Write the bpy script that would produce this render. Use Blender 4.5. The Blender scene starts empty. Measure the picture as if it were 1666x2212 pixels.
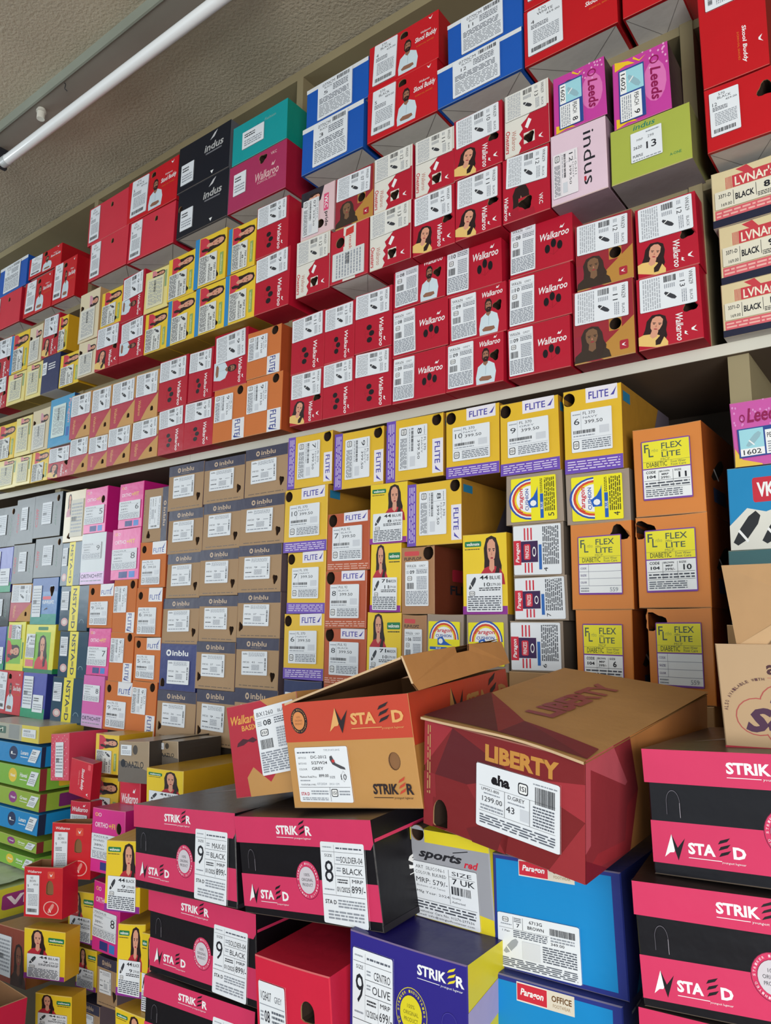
import bpy, math, random
from mathutils import Vector, Matrix
PI = math.pi
# ------------------------------------------------------------------ camera, world, lights, exposure
EYE = 1.5
M = ((0.79707631, -0.08665497, -0.59762888), (0.60376077, 0.13390503, 0.78583865), (0.01192869, -0.98719824, 0.15905139))
FPX, CX, CY = 1600.0, 833.0, 1106.0
S = bpy.context.scene
cam = bpy.data.cameras.new('camera'); camo = bpy.data.objects.new('camera', cam); S.collection.objects.link(camo)
cam.sensor_fit = 'HORIZONTAL'; cam.sensor_width = 36.0; cam.lens = 36.0 * FPX / 1666.0; cam.clip_start = 0.02
camo.matrix_world = Matrix(((M[0][0], -M[0][1], -M[0][2], 0), (M[1][0], -M[1][1], -M[1][2], 0), (M[2][0], -M[2][1], -M[2][2], EYE), (0, 0, 0, 1)))
S.camera = camo
W_ = bpy.data.worlds.new('street_daylight'); S.world = W_; W_.use_nodes = True
bg = W_.node_tree.nodes['Background']; bg.inputs[0].default_value = (0.80, 0.92, 1.0, 1); bg.inputs[1].default_value = 1.0
def area(name, loc, target, sx, sy, power, col):
    l = bpy.data.lights.new(name, 'AREA'); l.shape = 'RECTANGLE'; l.size = sx; l.size_y = sy; l.energy = power; l.color = col
    o = bpy.data.objects.new(name, l); S.collection.objects.link(o); o.location = loc
    o.rotation_euler = (Vector(target) - Vector(loc)).to_track_quat('-Z', 'Y').to_euler(); return o
area('doorway_daylight', (-5.6, -0.6, 2.15), (-1.5, 1.0, 1.9), 1.3, 1.0, 40, (0.86, 0.95, 1.0))
area('shopfront_daylight', (1.9, -1.9, 1.5), (-0.5, 1.0, 1.1), 2.0, 1.8, 125, (1.0, 0.97, 0.92))
S.view_settings.view_transform = 'Standard'; S.view_settings.look = 'None'; S.view_settings.gamma = 1.0
S.view_settings.exposure = 0.12
S.view_settings.use_curve_mapping = False

# ------------------------------------------------------------------ materials
def lin(h):
    h = h.lstrip('#'); v = [int(h[i:i + 2], 16) / 255 for i in (0, 2, 4)]
    return tuple((c / 12.92 if c <= 0.04045 else ((c + 0.055) / 1.055) ** 2.4) for c in v) + (1,)
_m = {}
def mat(hexc, rough=0.42, kind='print'):
    key = (hexc, rough, kind)
    if key in _m: return _m[key]
    m = bpy.data.materials.new(kind + '_' + hexc.strip('#')); m.use_nodes = True; nt = m.node_tree; b = nt.nodes['Principled BSDF']
    b.inputs['Roughness'].default_value = rough
    if rough >= .5: b.inputs['Specular IOR Level'].default_value = .2
    elif kind == 'film': b.inputs['Specular IOR Level'].default_value = .14
    elif rough > .3: b.inputs['Specular IOR Level'].default_value = .32
    tc = nt.nodes.new('ShaderNodeTexCoord'); n = nt.nodes.new('ShaderNodeTexNoise'); mx = nt.nodes.new('ShaderNodeMix'); mx.data_type = 'RGBA'
    c = lin(hexc); k = {'print': .9, 'card': .8, 'board': .72, 'plaster': .66, 'plain': .97, 'film': .9}[kind]
    n.inputs['Scale'].default_value = {'print': 14, 'card': 22, 'board': 5, 'plaster': 3.5, 'plain': 5, 'film': 14}[kind]; n.inputs['Detail'].default_value = 6
    mx.inputs[6].default_value = (c[0] * k, c[1] * k, c[2] * k, 1); mx.inputs[7].default_value = c
    nt.links.new(tc.outputs['Object'], n.inputs['Vector']); nt.links.new(n.outputs['Fac'], mx.inputs[0]); nt.links.new(mx.outputs[2], b.inputs['Base Color'])
    if kind != 'plain':
        n2 = nt.nodes.new('ShaderNodeTexNoise'); bp = nt.nodes.new('ShaderNodeBump'); nt.links.new(tc.outputs['Object'], n2.inputs['Vector'])
        n2.inputs['Scale'].default_value = {'print': 26, 'card': 60, 'board': 30, 'plaster': 110, 'film': 9}[kind]
        n2.inputs['Detail'].default_value = 8 if kind == 'plaster' else 3
        bp.inputs['Strength'].default_value = {'print': .25, 'card': .25, 'board': .15, 'plaster': .8, 'film': .22}[kind]
        bp.inputs['Distance'].default_value = {'print': .004, 'card': .002, 'board': .002, 'plaster': .005, 'film': .006}[kind]
        nt.links.new(n2.outputs['Fac'], bp.inputs['Height']); nt.links.new(bp.outputs[0], b.inputs['Normal'])
    if kind in ('board', 'plaster'):
        n3 = nt.nodes.new('ShaderNodeTexNoise'); n3.inputs['Scale'].default_value = 1.1; n3.inputs['Detail'].default_value = 5; nt.links.new(tc.outputs['Object'], n3.inputs['Vector'])
        mm = nt.nodes.new('ShaderNodeMix'); mm.data_type = 'RGBA'; mm.blend_type = 'MULTIPLY'
        r = nt.nodes.new('ShaderNodeMapRange'); r.inputs[1].default_value = .35; r.inputs[2].default_value = .65; r.inputs[3].default_value = 0.; r.inputs[4].default_value = .55
        nt.links.new(n3.outputs['Fac'], r.inputs[0]); nt.links.new(r.outputs[0], mm.inputs[0]); nt.links.new(mx.outputs[2], mm.inputs[6])
        mm.inputs[7].default_value = (.62, .58, .52, 1); nt.links.new(mm.outputs[2], b.inputs['Base Color'])
    _m[key] = m; return m
RED, YEL, WHT, BLK, NAVY, KRAFT, MAR = '#B21C32', '#EAC52A', '#E9EBEC', '#151218', '#2A3B80', '#C08E5C', '#9C2438'
INK, GRY, PNK, PUR, GRN, SKIN, HAIR = '#22242C', '#8C929C', '#CC3560', '#6E50B4', '#1E7A4C', '#D59A80', '#2A1A1A'
STK = '#DFE4EA'
CARD = '#B58E66'

# ------------------------------------------------------------------ text outlines
_t = {}
def glyphs(s, off=0.0, shear=0.0):
    key = (s, off, shear)
    if key in _t: return _t[key]
    cu = bpy.data.curves.new('t', 'FONT'); cu.body = s; cu.resolution_u = 2 if len(s) < 12 else 1; cu.offset = off; cu.shear = shear; cu.fill_mode = 'FRONT'
    o = bpy.data.objects.new('t', cu); S.collection.objects.link(o)
    dg = bpy.context.evaluated_depsgraph_get(); me = bpy.data.meshes.new_from_object(o.evaluated_get(dg))
    vs = [(v.co.x, v.co.y) for v in me.vertices]; fs = [tuple(p.vertices) for p in me.polygons]
    bpy.data.objects.remove(o); bpy.data.curves.remove(cu); bpy.data.meshes.remove(me)
    if not vs: vs, fs = [(0, 0), (1, 0), (0, 1)], [(0, 1, 2)]
    x0 = min(v[0] for v in vs); x1 = max(v[0] for v in vs); y0 = min(v[1] for v in vs); y1 = max(v[1] for v in vs)
    _t[key] = ([((v[0] - x0) / (x1 - x0), (v[1] - y0) / (y1 - y0)) for v in vs], fs); return _t[key]

class Geo:
    def __init__(s): s.v = []; s.f = []; s.mi = []; s.m = []
    def slot(s, m):
        if m not in s.m: s.m.append(m)
        return s.m.index(m)
    def add(s, vs, fs, m):
        b = len(s.v); s.v += vs; k = s.slot(m)
        for f in fs: s.f.append(tuple(b + i for i in f)); s.mi.append(k)
    def obj(s, name, parent=None, warp=None, smooth=False):
        me = bpy.data.meshes.new(name); me.from_pydata([warp(v) if warp else v for v in s.v], [], s.f)
        for m in s.m: me.materials.append(m)
        me.polygons.foreach_set('material_index', s.mi)
        if smooth: me.polygons.foreach_set('use_smooth', [True] * len(s.f))
        me.update(); o = bpy.data.objects.new(name, me); S.collection.objects.link(o); o.parent = parent; return o
    def box(s, a, b, m):
        x0, y0, z0 = a; x1, y1, z1 = b
        s.add([(x0, y0, z0), (x1, y0, z0), (x1, y1, z0), (x0, y1, z0), (x0, y0, z1), (x1, y0, z1), (x1, y1, z1), (x0, y1, z1)],
              [(0, 3, 2, 1), (4, 5, 6, 7), (0, 1, 5, 4), (1, 2, 6, 5), (2, 3, 7, 6), (3, 0, 4, 7)], m)
    def tube(s, p0, p1, r, m, n=16, caps=True):
        p0, p1 = Vector(p0), Vector(p1); d = (p1 - p0).normalized(); u = d.orthogonal().normalized(); w = d.cross(u)
        vs = [tuple(p + (u * math.cos(2 * PI * i / n) + w * math.sin(2 * PI * i / n)) * r) for p in (p0, p1) for i in range(n)]
        fs = [(i, (i + 1) % n, n + (i + 1) % n, n + i) for i in range(n)]
        if caps: fs += [tuple(range(n))[::-1], tuple(range(n, 2 * n))]
        s.add(vs, fs, m)

class Can:
    """a printed face: normalised coordinates mapped by an affine map onto one face of a carton"""
    def __init__(s, geo, to3, A=(1, 0, 0, 0, 1, 0), base=0.0, cnt=None, rng=None):
        s.g, s.to3, s.A, s.base, s.cnt, s.rng = geo, to3, A, base, cnt or [0], rng or random.Random(1)
    def sub(s, x0, y0, x1, y1, rot=0, t=0.0):
        a, b, c, d, e, f = s.A; w, h = x1 - x0, y1 - y0
        if rot == 0: B = (w, 0, x0, 0, h, y0)
        elif rot == 1: B = (0, w, x0, -h, 0, y1)      # reads downwards
        elif rot == 3: B = (0, -w, x1, h, 0, y0)      # reads upwards
        else: B = (-w, 0, x1, 0, -h, y1)
        if t:
            ct, st = math.cos(t), math.sin(t); cx, cy = x0 + w / 2, y0 + h / 2
            B = (ct * B[0] - st * B[3], ct * B[1] - st * B[4], cx + ct * (B[2] - cx) - st * (B[5] - cy), st * B[0] + ct * B[3], st * B[1] + ct * B[4], cy + st * (B[2] - cx) + ct * (B[5] - cy))
        n = (a * B[0] + b * B[3], a * B[1] + b * B[4], a * B[2] + b * B[5] + c, d * B[0] + e * B[3], d * B[1] + e * B[4], d * B[2] + e * B[5] + f)
        return Can(s.g, s.to3, n, s.base, s.cnt, s.rng)
    def _put(s, pts, fs, col, rough=0.42, kind='print'):
        s.cnt[0] += 1; o = s.base + 3e-5 * s.cnt[0]; a, b, c, d, e, f = s.A
        s.g.add([s.to3(a * x + b * y + c, d * x + e * y + f, o) for x, y in pts], fs, mat(col, rough, kind))
    def P(s, pts, col, **k): s._put(pts, [tuple(range(len(pts)))], col, **k)
    def R(s, x0, y0, x1, y1, col, **k): s.P([(x0, y0), (x1, y0), (x1, y1), (x0, y1)], col, **k)
    def C(s, x, y, rx, ry, col, n=14): s.P([(x + rx * math.cos(2 * PI * i / n), y + ry * math.sin(2 * PI * i / n)) for i in range(n)], col)
    def ring(s, x, y, rx, ry, th, col, n=24, a0=0, a1=2 * PI):
        full = a1 - a0 > 6.2; N = n if full else n + 1
        an = [a0 + (a1 - a0) * i / n for i in range(N)]
        vs = [(x + rx * math.cos(t), y + ry * math.sin(t)) for t in an] + [(x + rx * (1 - th) * math.cos(t), y + ry * (1 - th) * math.sin(t)) for t in an]
        s._put(vs, [(i, (i + 1) % N, N + (i + 1) % N, N + i) for i in range(n)], col)
    def T(s, txt, x, y, w, h, col, off=0.0, sh=0.0):
        vs, fs = glyphs(txt, off, sh); s._put([(x + vx * w, y + vy * h) for vx, vy in vs], fs, col)
    def L(s, x0, y0, x1, y1, th, col):
        dx, dy = x1 - x0, y1 - y0; l = math.hypot(dx, dy) or 1; nx, ny = -dy / l * th / 2, dx / l * th / 2
        s.P([(x0 + nx, y0 + ny), (x0 - nx, y0 - ny), (x1 - nx, y1 - ny), (x1 + nx, y1 + ny)], col)
    def greek(s, x0, y0, x1, y1, rows, col=GRY, fill=.5):
        """lines of print too small to read"""
        r = s.rng; vs = []; fs = []; hh = (y1 - y0) / rows
        for k in range(rows):
            y = y0 + k * hh + hh * .25; x = x0
            while x < x1:
                w = (x1 - x0) * r.uniform(.05, .2); xe = min(x1, x + w)
                b = len(vs); vs += [(x, y), (xe, y), (xe, y + hh * fill), (x, y + hh * fill)]; fs.append((b, b + 1, b + 2, b + 3)); x = xe + (x1 - x0) * .03
        s._put(vs, fs, col)
    def bars(s, x0, y0, x1, y1, n=22, col=INK, vert=False):
        r = s.rng; vs = []; fs = []; p = 0.0; tot = 0; seg = []
        for i in range(n): a, b = r.choice((1, 1, 2, 3)), r.choice((1, 1, 2)); seg.append((tot, a)); tot += a + b
        for t0, a in seg:
            u0, u1 = t0 / tot, (t0 + a) / tot; b = len(vs)
            if vert: q = [(x0, y0 + (y1 - y0) * u0), (x1, y0 + (y1 - y0) * u0), (x1, y0 + (y1 - y0) * u1), (x0, y0 + (y1 - y0) * u1)]
            else: q = [(x0 + (x1 - x0) * u0, y0), (x0 + (x1 - x0) * u1, y0), (x0 + (x1 - x0) * u1, y1), (x0 + (x1 - x0) * u0, y1)]
            vs += q; fs.append((b, b + 1, b + 2, b + 3))
        s._put(vs, fs, col)
    def round(s, x0, y0, x1, y1, rx, ry, col, **k):
        pts = []
        for cx, cy, a in ((x1 - rx, y1 - ry, 0), (x0 + rx, y1 - ry, 90), (x0 + rx, y0 + ry, 180), (x1 - rx, y0 + ry, 270)):
            for q in range(4): t = math.radians(a + q * 30); pts.append((cx + rx * math.cos(t), cy + ry * math.sin(t)))
        s.P(pts, col, **k)

# ---- figures and emblems printed on the cartons
def woman(c, top='#B8283C', hair=HAIR, skin=SKIN):
    c.P([(.22, .5), (.2, .75), (.3, .95), (.5, 1.0), (.68, .95), (.78, .76), (.8, .55), (.88, .38), (.86, .2), (.7, .12), (.3, .12), (.2, .3)], hair)
    c.P([(0, 0), (.03, .2), (.22, .34), (.42, .38), (.6, .38), (.8, .34), (.95, .2), (1, 0)], top)
    c.P([(.4, .32), (.42, .5), (.6, .5), (.6, .32), (.5, .25)], skin)
    c.P([(.33, .7), (.34, .84), (.42, .92), (.54, .93), (.64, .85), (.66, .68), (.62, .54), (.52, .45), (.44, .46), (.36, .56)], skin)
    c.R(.38, .715, .47, .735, hair); c.R(.54, .715, .63, .735, hair); c.C(.425, .69, .03, .014, INK, 8); c.C(.585, .69, .03, .014, INK, 8)
    c.P([(.5, .68), (.53, .6), (.48, .595)], '#B97C66'); c.C(.51, .54, .055, .018, '#A03040', 8)
    c.P([(.66, .5), (.72, .8), (.79, .7), (.82, .4), (.76, .1), (.64, .06), (.6, .2), (.68, .34)], hair)
def man(c, shirt='#C9D9E2'):
    c.P([(.02, 0), (0, .2), (.1, .5), (.35, .6), (.65, .62), (.92, .52), (1, .3), (.92, 0)], shirt)
    c.P([(.36, .56), (.38, .68), (.58, .68), (.6, .58), (.48, .5)], '#8E6450')
    c.P([(.3, .72), (.31, .9), (.4, 1.0), (.56, 1.0), (.66, .9), (.66, .74), (.58, .62), (.4, .62)], HAIR)
    c.P([(.35, .72), (.35, .86), (.42, .92), (.56, .92), (.62, .86), (.62, .74), (.56, .66), (.42, .66)], '#9A6C56')
    c.P([(.36, .73), (.44, .76), (.56, .76), (.62, .74), (.56, .64), (.42, .64)], HAIR); c.R(.45, .7, .53, .715, '#9A5A50')
    c.R(.37, .83, .46, .85, HAIR); c.R(.51, .83, .6, .85, HAIR)
    c.P([(.15, .16), (.3, .22), (.75, .2), (.8, .12), (.6, .08), (.2, .1)], '#8E6450'); c.L(.5, .5, .48, .25, .015, '#9FB3C0')
def sandal(c, col='#3A3C42'):
    c.P([(.05, .1), (.2, 0), (.5, .15), (.9, .6), (1, .85), (.85, 1), (.6, .85), (.3, .5)], col); c.L(.25, .45, .55, .1, .08, WHT)
def logo_w(c, col=WHT):  # script word with a little bird over the o
    c.T('Walkaroo', 0, .0, 1, .62, col, .015, .25); c.P([(.68, .72), (.74, .95), (.76, .8), (.86, 1.0), (.79, .68)], col)
def bird(c, col=WHT): c.P([(.1, .8), (.35, .1), (.6, .1), (.95, .95), (.6, .5), (.45, .45), (.35, .6)], col)
def isi(c, col=INK):
    c.round(0, 0, 1, 1, .2, .25, col); c.round(.1, .1, .9, .9, .15, .18, WHT); c.T('ISI', .2, .28, .6, .44, col, .01)
def dots(c, col=BLK):
    for x, y in ((.18, .45), (.5, .7), (.82, .5)): c.C(x, y, .14, .26, col); c.L(x, y - .2, .5, .02, .012, '#8C1828')

# ---- price labels (drawn in 0..1 of the label)
def st_w(s, code='WK636', size='09', col='GREY'):
    s.T(code, .06, .87, .42, .065, INK); s.T(col, .6, .875, .28, .045, '#4A4E58'); s.L(.02, .84, .97, .84, .006, GRY)
    s.T(size, .2, .72, .2, .085, INK, .015); s.greek(.05, .72, .16, .8, 3); s.greek(.48, .72, .95, .82, 3, '#5A606C')
    s.bars(.07, .38, .38, .52); isi(s.sub(.1, .57, .3, .67)); s.greek(.5, .36, .93, .66, 8, '#9AA0AA', .7); s.greek(.04, .03, .96, .34, 9, '#858B96', .6)
def st_r(s, code='WK629', size='12', col='BLACK'):
    s.T(code, .06, .88, .4, .07, INK); s.T(col, .62, .885, .3, .05, '#4A4E58'); s.T(size, .3, .72, .18, .09, INK); s.greek(.08, .72, .2, .8, 3)
    s.greek(.55, .74, .92, .84, 3); s.bars(.06, .44, .24, .66, 14, INK, True); sandal(s.sub(.5, .44, .78, .66)); s.greek(.3, .44, .42, .64, 6); s.greek(.05, .05, .95, .38, 8, '#A7ACB4', .5)
def st_f(s, code='FL 370', size='8', col='NAVY'):
    s.T(code, .3, .88, .3, .075, INK); s.T(col, .3, .79, .36, .05, '#5A606C'); s.T(size, .07, .66, .14 if len(size) < 2 else .2, .15, '#2C3038')
    s.T('399.50', .34, .66, .44, .085, INK); s.greek(.04, .88, .24, .93, 1); s.L(.25, .52, .25, .97, .006, GRY); s.bars(.05, .44, .6, .52, 26)
    s.greek(.05, .36, .58, .41, 1); s.L(.02, .32, .98, .32, .006, GRY); isi(s.sub(.04, .08, .19, .27)); s.greek(.26, .05, .96, .29, 5, '#6F7580'); s.R(.7, .4, .93, .58, '#C9CED6')
def st_i(s, code='MF30', size='37', col='BLACK'):
    s.T('inblu', .05, .86, .18, .07, INK, .02, .2); s.greek(.28, .78, .9, .95, 4, '#9298A2'); s.T(code, .06, .5, .24, .075, '#3C404A'); s.T(size, .4, .5, .12, .08, '#3C404A')
    s.greek(.66, .5, .84, .56, 1); s.greek(.06, .28, .3, .36, 1, INK); s.greek(.06, .08, .84, .16, 1); s.greek(.4, .2, .7, .44, 4, '#A4A9B2', .7); s.bars(.9, .2, .95, .74, 10, INK, True)
def st_sk(s, code='570', size='4', col='BLACK'):
    s.T(code, .32, .9, .22, .06, INK); s.T(col, .28, .82, .46, .06, INK); s.T(size, .1, .68, .1 if len(size) < 2 else .16, .08, INK); s.T('459.00', .55, .74, .38, .045, INK)
    s.greek(.1, .56, .6, .66, 3, '#4A4E58'); s.greek(.16, .22, .9, .52, 8, '#8D939C'); s.bars(.1, .06, .84, .15, 30)
def st_b(s, code='0770CM', size='12', col='BLACK'):
    s.T(code, .14, .86, .36, .08, INK); s.T(col, .2, .79, .22, .05, INK); s.bars(.56, .87, .94, .97, 18); s.T(size, .18, .64, .12, .09, INK); s.greek(.45, .64, .88, .82, 4, '#5A606C')
    s.greek(.05, .42, .9, .58, 4, '#5A606C'); s.greek(.05, .06, .95, .4, 8, '#8D939C')
def st_m(s, code='44', size='8', col='BLUE'):   # walkmate label under the portrait
    sandal(s.sub(.05, .58, .28, .92)); s.T(code, .38, .84, .24, .11, INK, .02); s.T(col, .66, .84, .3, .09, INK, .01); s.T(size, .5, .66, .14 if len(size) < 2 else .17, .1, INK, .01); s.T('279.00', .68, .67, .28, .07, INK)
    s.greek(.36, .54, .96, .64, 2, INK); isi(s.sub(.08, .42, .24, .54)); s.greek(.04, .03, .96, .42, 7, '#4E535E')
def st_o(s, code='MADHUR', size='8', col='389/-'):
    s.T(code, .08, .86, .5, .08, '#4A4E58'); s.L(0, .83, 1, .83, .008, GRY); s.T('RN/RED', .08, .7, .36, .08, '#4A4E58'); s.T(col, .1, .52, .34, .09, INK); s.T(size, .76, .5, .17, .3, INK)
    s.greek(.08, .38, .44, .46, 1); s.L(0, .34, 1, .34, .008, GRY); s.greek(.04, .04, .95, .32, 5, '#858B96')
def st_s(s, code='SOLDIER-04', size='8', col='BLACK'):
    s.greek(.05, .92, .26, .95, 1); s.greek(.36, .91, .94, .95, 1, '#5A606C'); s.L(.02, .88, .97, .88, .004, INK); s.L(.32, .36, .32, .97, .004, INK)
    s.T('SIZE', .09, .815, .18, .035, INK); s.T(size, .08, .5, .2, .27, INK, .0); s.T(code, .46 if len(code) > 7 else .54, .755, .49 if len(code) > 7 else .4, .075, INK); s.T(col, .5, .62, .44, .075, INK)
    s.greek(.36, .77, .46, .83, 2); s.greek(.36, .64, .46, .7, 2); s.L(.32, .735, .97, .735, .004, INK); s.L(.32, .59, .97, .59, .004, INK); s.L(.65, .36, .65, .59, .004, INK)
    s.T('MRP', .7, .52, .24, .042, INK); s.T({'CENTRO': '699/-'}.get(code, '899/-'), .68, .4, .3, .085, INK); s.greek(.37, .5, .6, .56, 2, INK); s.T({'CENTRO': '12/2024'}.get(code, '01/2025'), .35, .4, .29, .06, INK)
    s.greek(.06, .4, .28, .43, 1); s.L(.02, .35, .97, .35, .004, INK); s.T('STA D', .06, .24, .26, .05, INK, .01); s.greek(.36, .2, .95, .31, 3); s.greek(.12, .05, .92, .17, 3)
def st_x(s, code='', size='', col=''):
    s.greek(.08, .1, .92, .92, 9, '#9298A2'); s.bars(.1, .42, .5, .54)
def st_mini(s, code='', size='', col=''):
    s.greek(.1, .12, .9, .5, 3); s.greek(.1, .6, .6, .86, 2, INK)

# ------------------------------------------------------------------ carton builder
def carton(W, H, D, cols, hole=None, warp=None, open_top=False):
    """open-grained folded carton: rounded front edge, six faces, a real finger hole punched into the front"""
    g = Geo(); N = 5; e = .0014
    def loop(ins, y):
        p = []
        x0, x1, z0, z1 = ins, W - ins, ins, H - ins
        for a, b in (((x0, z0), (x1, z0)), ((x1, z0), (x1, z1)), ((x1, z1), (x0, z1)), ((x0, z1), (x0, z0))):
            for i in range(N): t = i / N; p.append((a[0] + (b[0] - a[0]) * t, y, a[1] + (b[1] - a[1]) * t))
        return p
    L = [loop(e, 0), loop(0, e), loop(0, D - e), loop(e, D)]; n = 4 * N
    side = (cols['bottom'], cols['right'], cols['top'], cols['left'])
    for k in range(3):
        for i in range(n):
            if open_top and i // N == 2 and k == 1: continue
            j = (i + 1) % n; g.add([L[k][i], L[k][j], L[k + 1][j], L[k + 1][i]], [(0, 1, 2, 3)], (cols.get('edge', cols['front']) if i // N in (0, 2) else cols['front']) if k == 0 else side[i // N])
    g.add(L[3], [tuple(range(n))[::-1]], cols['left'])
    if open_top:
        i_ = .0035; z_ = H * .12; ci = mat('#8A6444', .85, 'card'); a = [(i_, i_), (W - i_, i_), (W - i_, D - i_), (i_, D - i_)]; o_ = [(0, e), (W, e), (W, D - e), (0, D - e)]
        for k in range(4):
            p, q = a[k], a[(k + 1) % 4]; u, v = o_[k], o_[(k + 1) % 4]
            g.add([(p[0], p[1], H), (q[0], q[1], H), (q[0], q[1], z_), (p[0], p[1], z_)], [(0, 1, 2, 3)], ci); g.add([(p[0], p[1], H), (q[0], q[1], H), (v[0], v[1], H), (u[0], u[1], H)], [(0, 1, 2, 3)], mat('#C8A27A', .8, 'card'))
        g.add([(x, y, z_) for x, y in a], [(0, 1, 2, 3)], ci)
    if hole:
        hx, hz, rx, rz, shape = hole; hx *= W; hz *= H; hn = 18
        hp = []
        for i in range(hn):
            t = 2 * PI * i / hn; c_, s_ = math.cos(t), math.sin(t)
            if shape == 'tab' and s_ < 0: k = 1 / max(abs(c_), abs(s_)); c_, s_ = c_ * k, s_ * k
            if shape == 'torn': k = 1 + .22 * math.sin(3.1 * t + hx * 90); c_, s_ = c_ * k, s_ * k
            hp.append((hx + rx * c_, 0, hz + rz * s_))
        out = L[0]; ang = lambda p: math.atan2(p[2] - hz, p[0] - hx)
        io = sorted(range(n), key=lambda i: ang(out[i])); ih = sorted(range(hn), key=lambda i: ang(hp[i]))
        vs = out + hp; a = b = 0; fs = []
        while a < n or b < hn:
            o0, h0 = io[a % n], n + ih[b % hn]
            ao = ang(out[io[a % n]]) + (2 * PI if a >= n else 0); ah = ang(hp[ih[b % hn]]) + (2 * PI if b >= hn else 0)
            na = ang(out[io[(a + 1) % n]]) + (2 * PI if a + 1 >= n else 0); nb = ang(hp[ih[(b + 1) % hn]]) + (2 * PI if b + 1 >= hn else 0)
            if b >= hn or (a < n and na <= nb): fs.append((o0, io[(a + 1) % n], h0)); a += 1
            else: fs.append((h0, o0, n + ih[(b + 1) % hn])); b += 1
        g.add(vs, fs, cols['front'])
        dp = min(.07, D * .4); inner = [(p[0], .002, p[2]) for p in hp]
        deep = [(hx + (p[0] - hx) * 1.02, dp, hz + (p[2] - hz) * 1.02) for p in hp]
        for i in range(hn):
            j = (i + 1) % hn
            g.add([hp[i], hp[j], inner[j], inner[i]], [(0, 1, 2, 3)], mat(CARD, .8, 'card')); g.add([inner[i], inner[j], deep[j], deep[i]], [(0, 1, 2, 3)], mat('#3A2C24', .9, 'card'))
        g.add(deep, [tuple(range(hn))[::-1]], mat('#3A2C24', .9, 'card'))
    else: g.add(L[0], [tuple(range(n))], cols['front'])
    return g

# ------------------------------------------------------------------ designs: f(c, lab, o) draws the front, returns colours / hole
def cw(c, r): return c if not r else c.sub(0, 0, 1, 1, r if r in (1, 3) else 1)
DES = {}
def des(name, look, group, body, side=None, top=None, bottom=None):
    def wrap(f): DES[name] = dict(f=f, look=look, group=group, body=body, side=side or body, top=top or side or body, bottom=bottom or '#C9C6C2'); return f
    return wrap
@des('wd', 'red dotted shoebox', 'red shoeboxes with black dots', RED, '#B01830', None, '#A01428')
def _(c, lab, o):
    st = st_w if not o['r'] else st_r
    lab(.03, .04, .43, .95, st, t=o['rng'].uniform(-.03, .03))
    logo_w(c.sub(.5, .52, .95, .74) if not o['r'] else c.sub(.5, .68, .97, .86)); dots(c.sub(.56, .2, .86, .52) if not o['r'] else c.sub(.55, .28, .88, .56)); return None
@des('wm', 'red shoebox with bearded man', 'red shoeboxes with a man in pale shirt', RED, '#B01830', None, '#A01428')
def _(c, lab, o):
    lab(.05, .05, .5, .95, st_w); logo_w(c.sub(.6, .78, .95, .96)); man(c.sub(.54, .02, .88, .74)); return (.86, .56, .011, .011, 'torn')
@des('wmr', 'red shoebox, sideways man print', 'red shoeboxes with a sideways man print', RED, '#B01830', None, '#A01428')
def _(c, lab, o):
    lab(.04, .08, .52, .95, st_r, t=.05); logo_w(c.sub(.52, .76, .95, .92)); man(c.sub(.5, .02, .84, .7)); return None
@des('ww', 'red shoebox with woman in yellow', 'red shoeboxes with a woman in yellow', RED, '#B01830', None, '#A01428')
def _(c, lab, o):
    lab(.03, .06, .5, .95, st_r, t=o['rng'].uniform(-.03, .03)); woman(c.sub(.54, -.02, .98, .56, 3, -.0).sub(0, 0, 1, 1, 0, -.3), '#E3BE72'); logo_w(c.sub(.6, .6, .97, .78)); bird(c.sub(.8, .82, .9, .93)); return (.53, .83, .012, .012, 'torn')
@des('wv', 'red shoebox with dark-haired lady', 'red shoebox with a dark-haired lady', RED, '#B01830', None, '#A01428')
def _(c, lab, o):
    lab(.03, .1, .5, .97, st_r, t=-.06); woman(c.sub(.48, .1, .98, .7, 3), '#A01C30'); c.T('VKC', .72, .78, .16, .08, WHT, .01); logo_w(c.sub(.6, .04, .95, .18)); return (.78, .5, .016, .014, 'torn')
@des('on', 'white-and-red cloud shoebox', 'white and red shoeboxes with cloud edge', '#DCDAD2', '#B01830', '#DCDAD2', '#A01428')
def _(c, lab, o):
    c.P([(.4, 1), (.42, .6), (.5, .5), (.56, .38), (.64, .42), (.7, .34), (.78, .4), (.84, .33), (.92, .38), (1, .32), (1, 1)], RED)
    lab(.02, .04, .44, .96, st_r, paper='#DDDDD8'); c.T('Onesters', .58, .03, .36, .1, '#C02838', .02, .1); c.T('Walkaroo', .62, .17, .3, .1, '#B06A5C', .0, .2); c.P([(.5, .55), (.62, .47), (.66, .53), (.54, .62)], WHT); bird(c.sub(.8, .76, .9, .88)); return (.8, .56, .012, .012, 'torn')
@des('kw', 'gold shoebox with dark woman', 'gold and maroon shoeboxes with a dark woman', '#B5843F', '#96293A', '#A07038', '#8A2A36')
def _(c, lab, o):
    c.P([(0, 0), (.62, 0), (.9, .35), (.5, 1), (0, 1)], '#962A34'); c.P([(.62, .36), (.9, .2), (1, .5), (1, .3), (.95, 0), (.62, 0)], '#96293A'); woman(c.sub(.52, .0, .98, .62, 3), '#3A2E26', '#3A2C26', '#7C5C44'); lab(.03, .04, .48, .93, st_r, t=-.03); c.round(.8, .76, .92, .9, .02, .02, '#A82838'); bird(c.sub(.83, .79, .89, .87)); return (.56, .7, .012, .012, 'circle')
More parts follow.
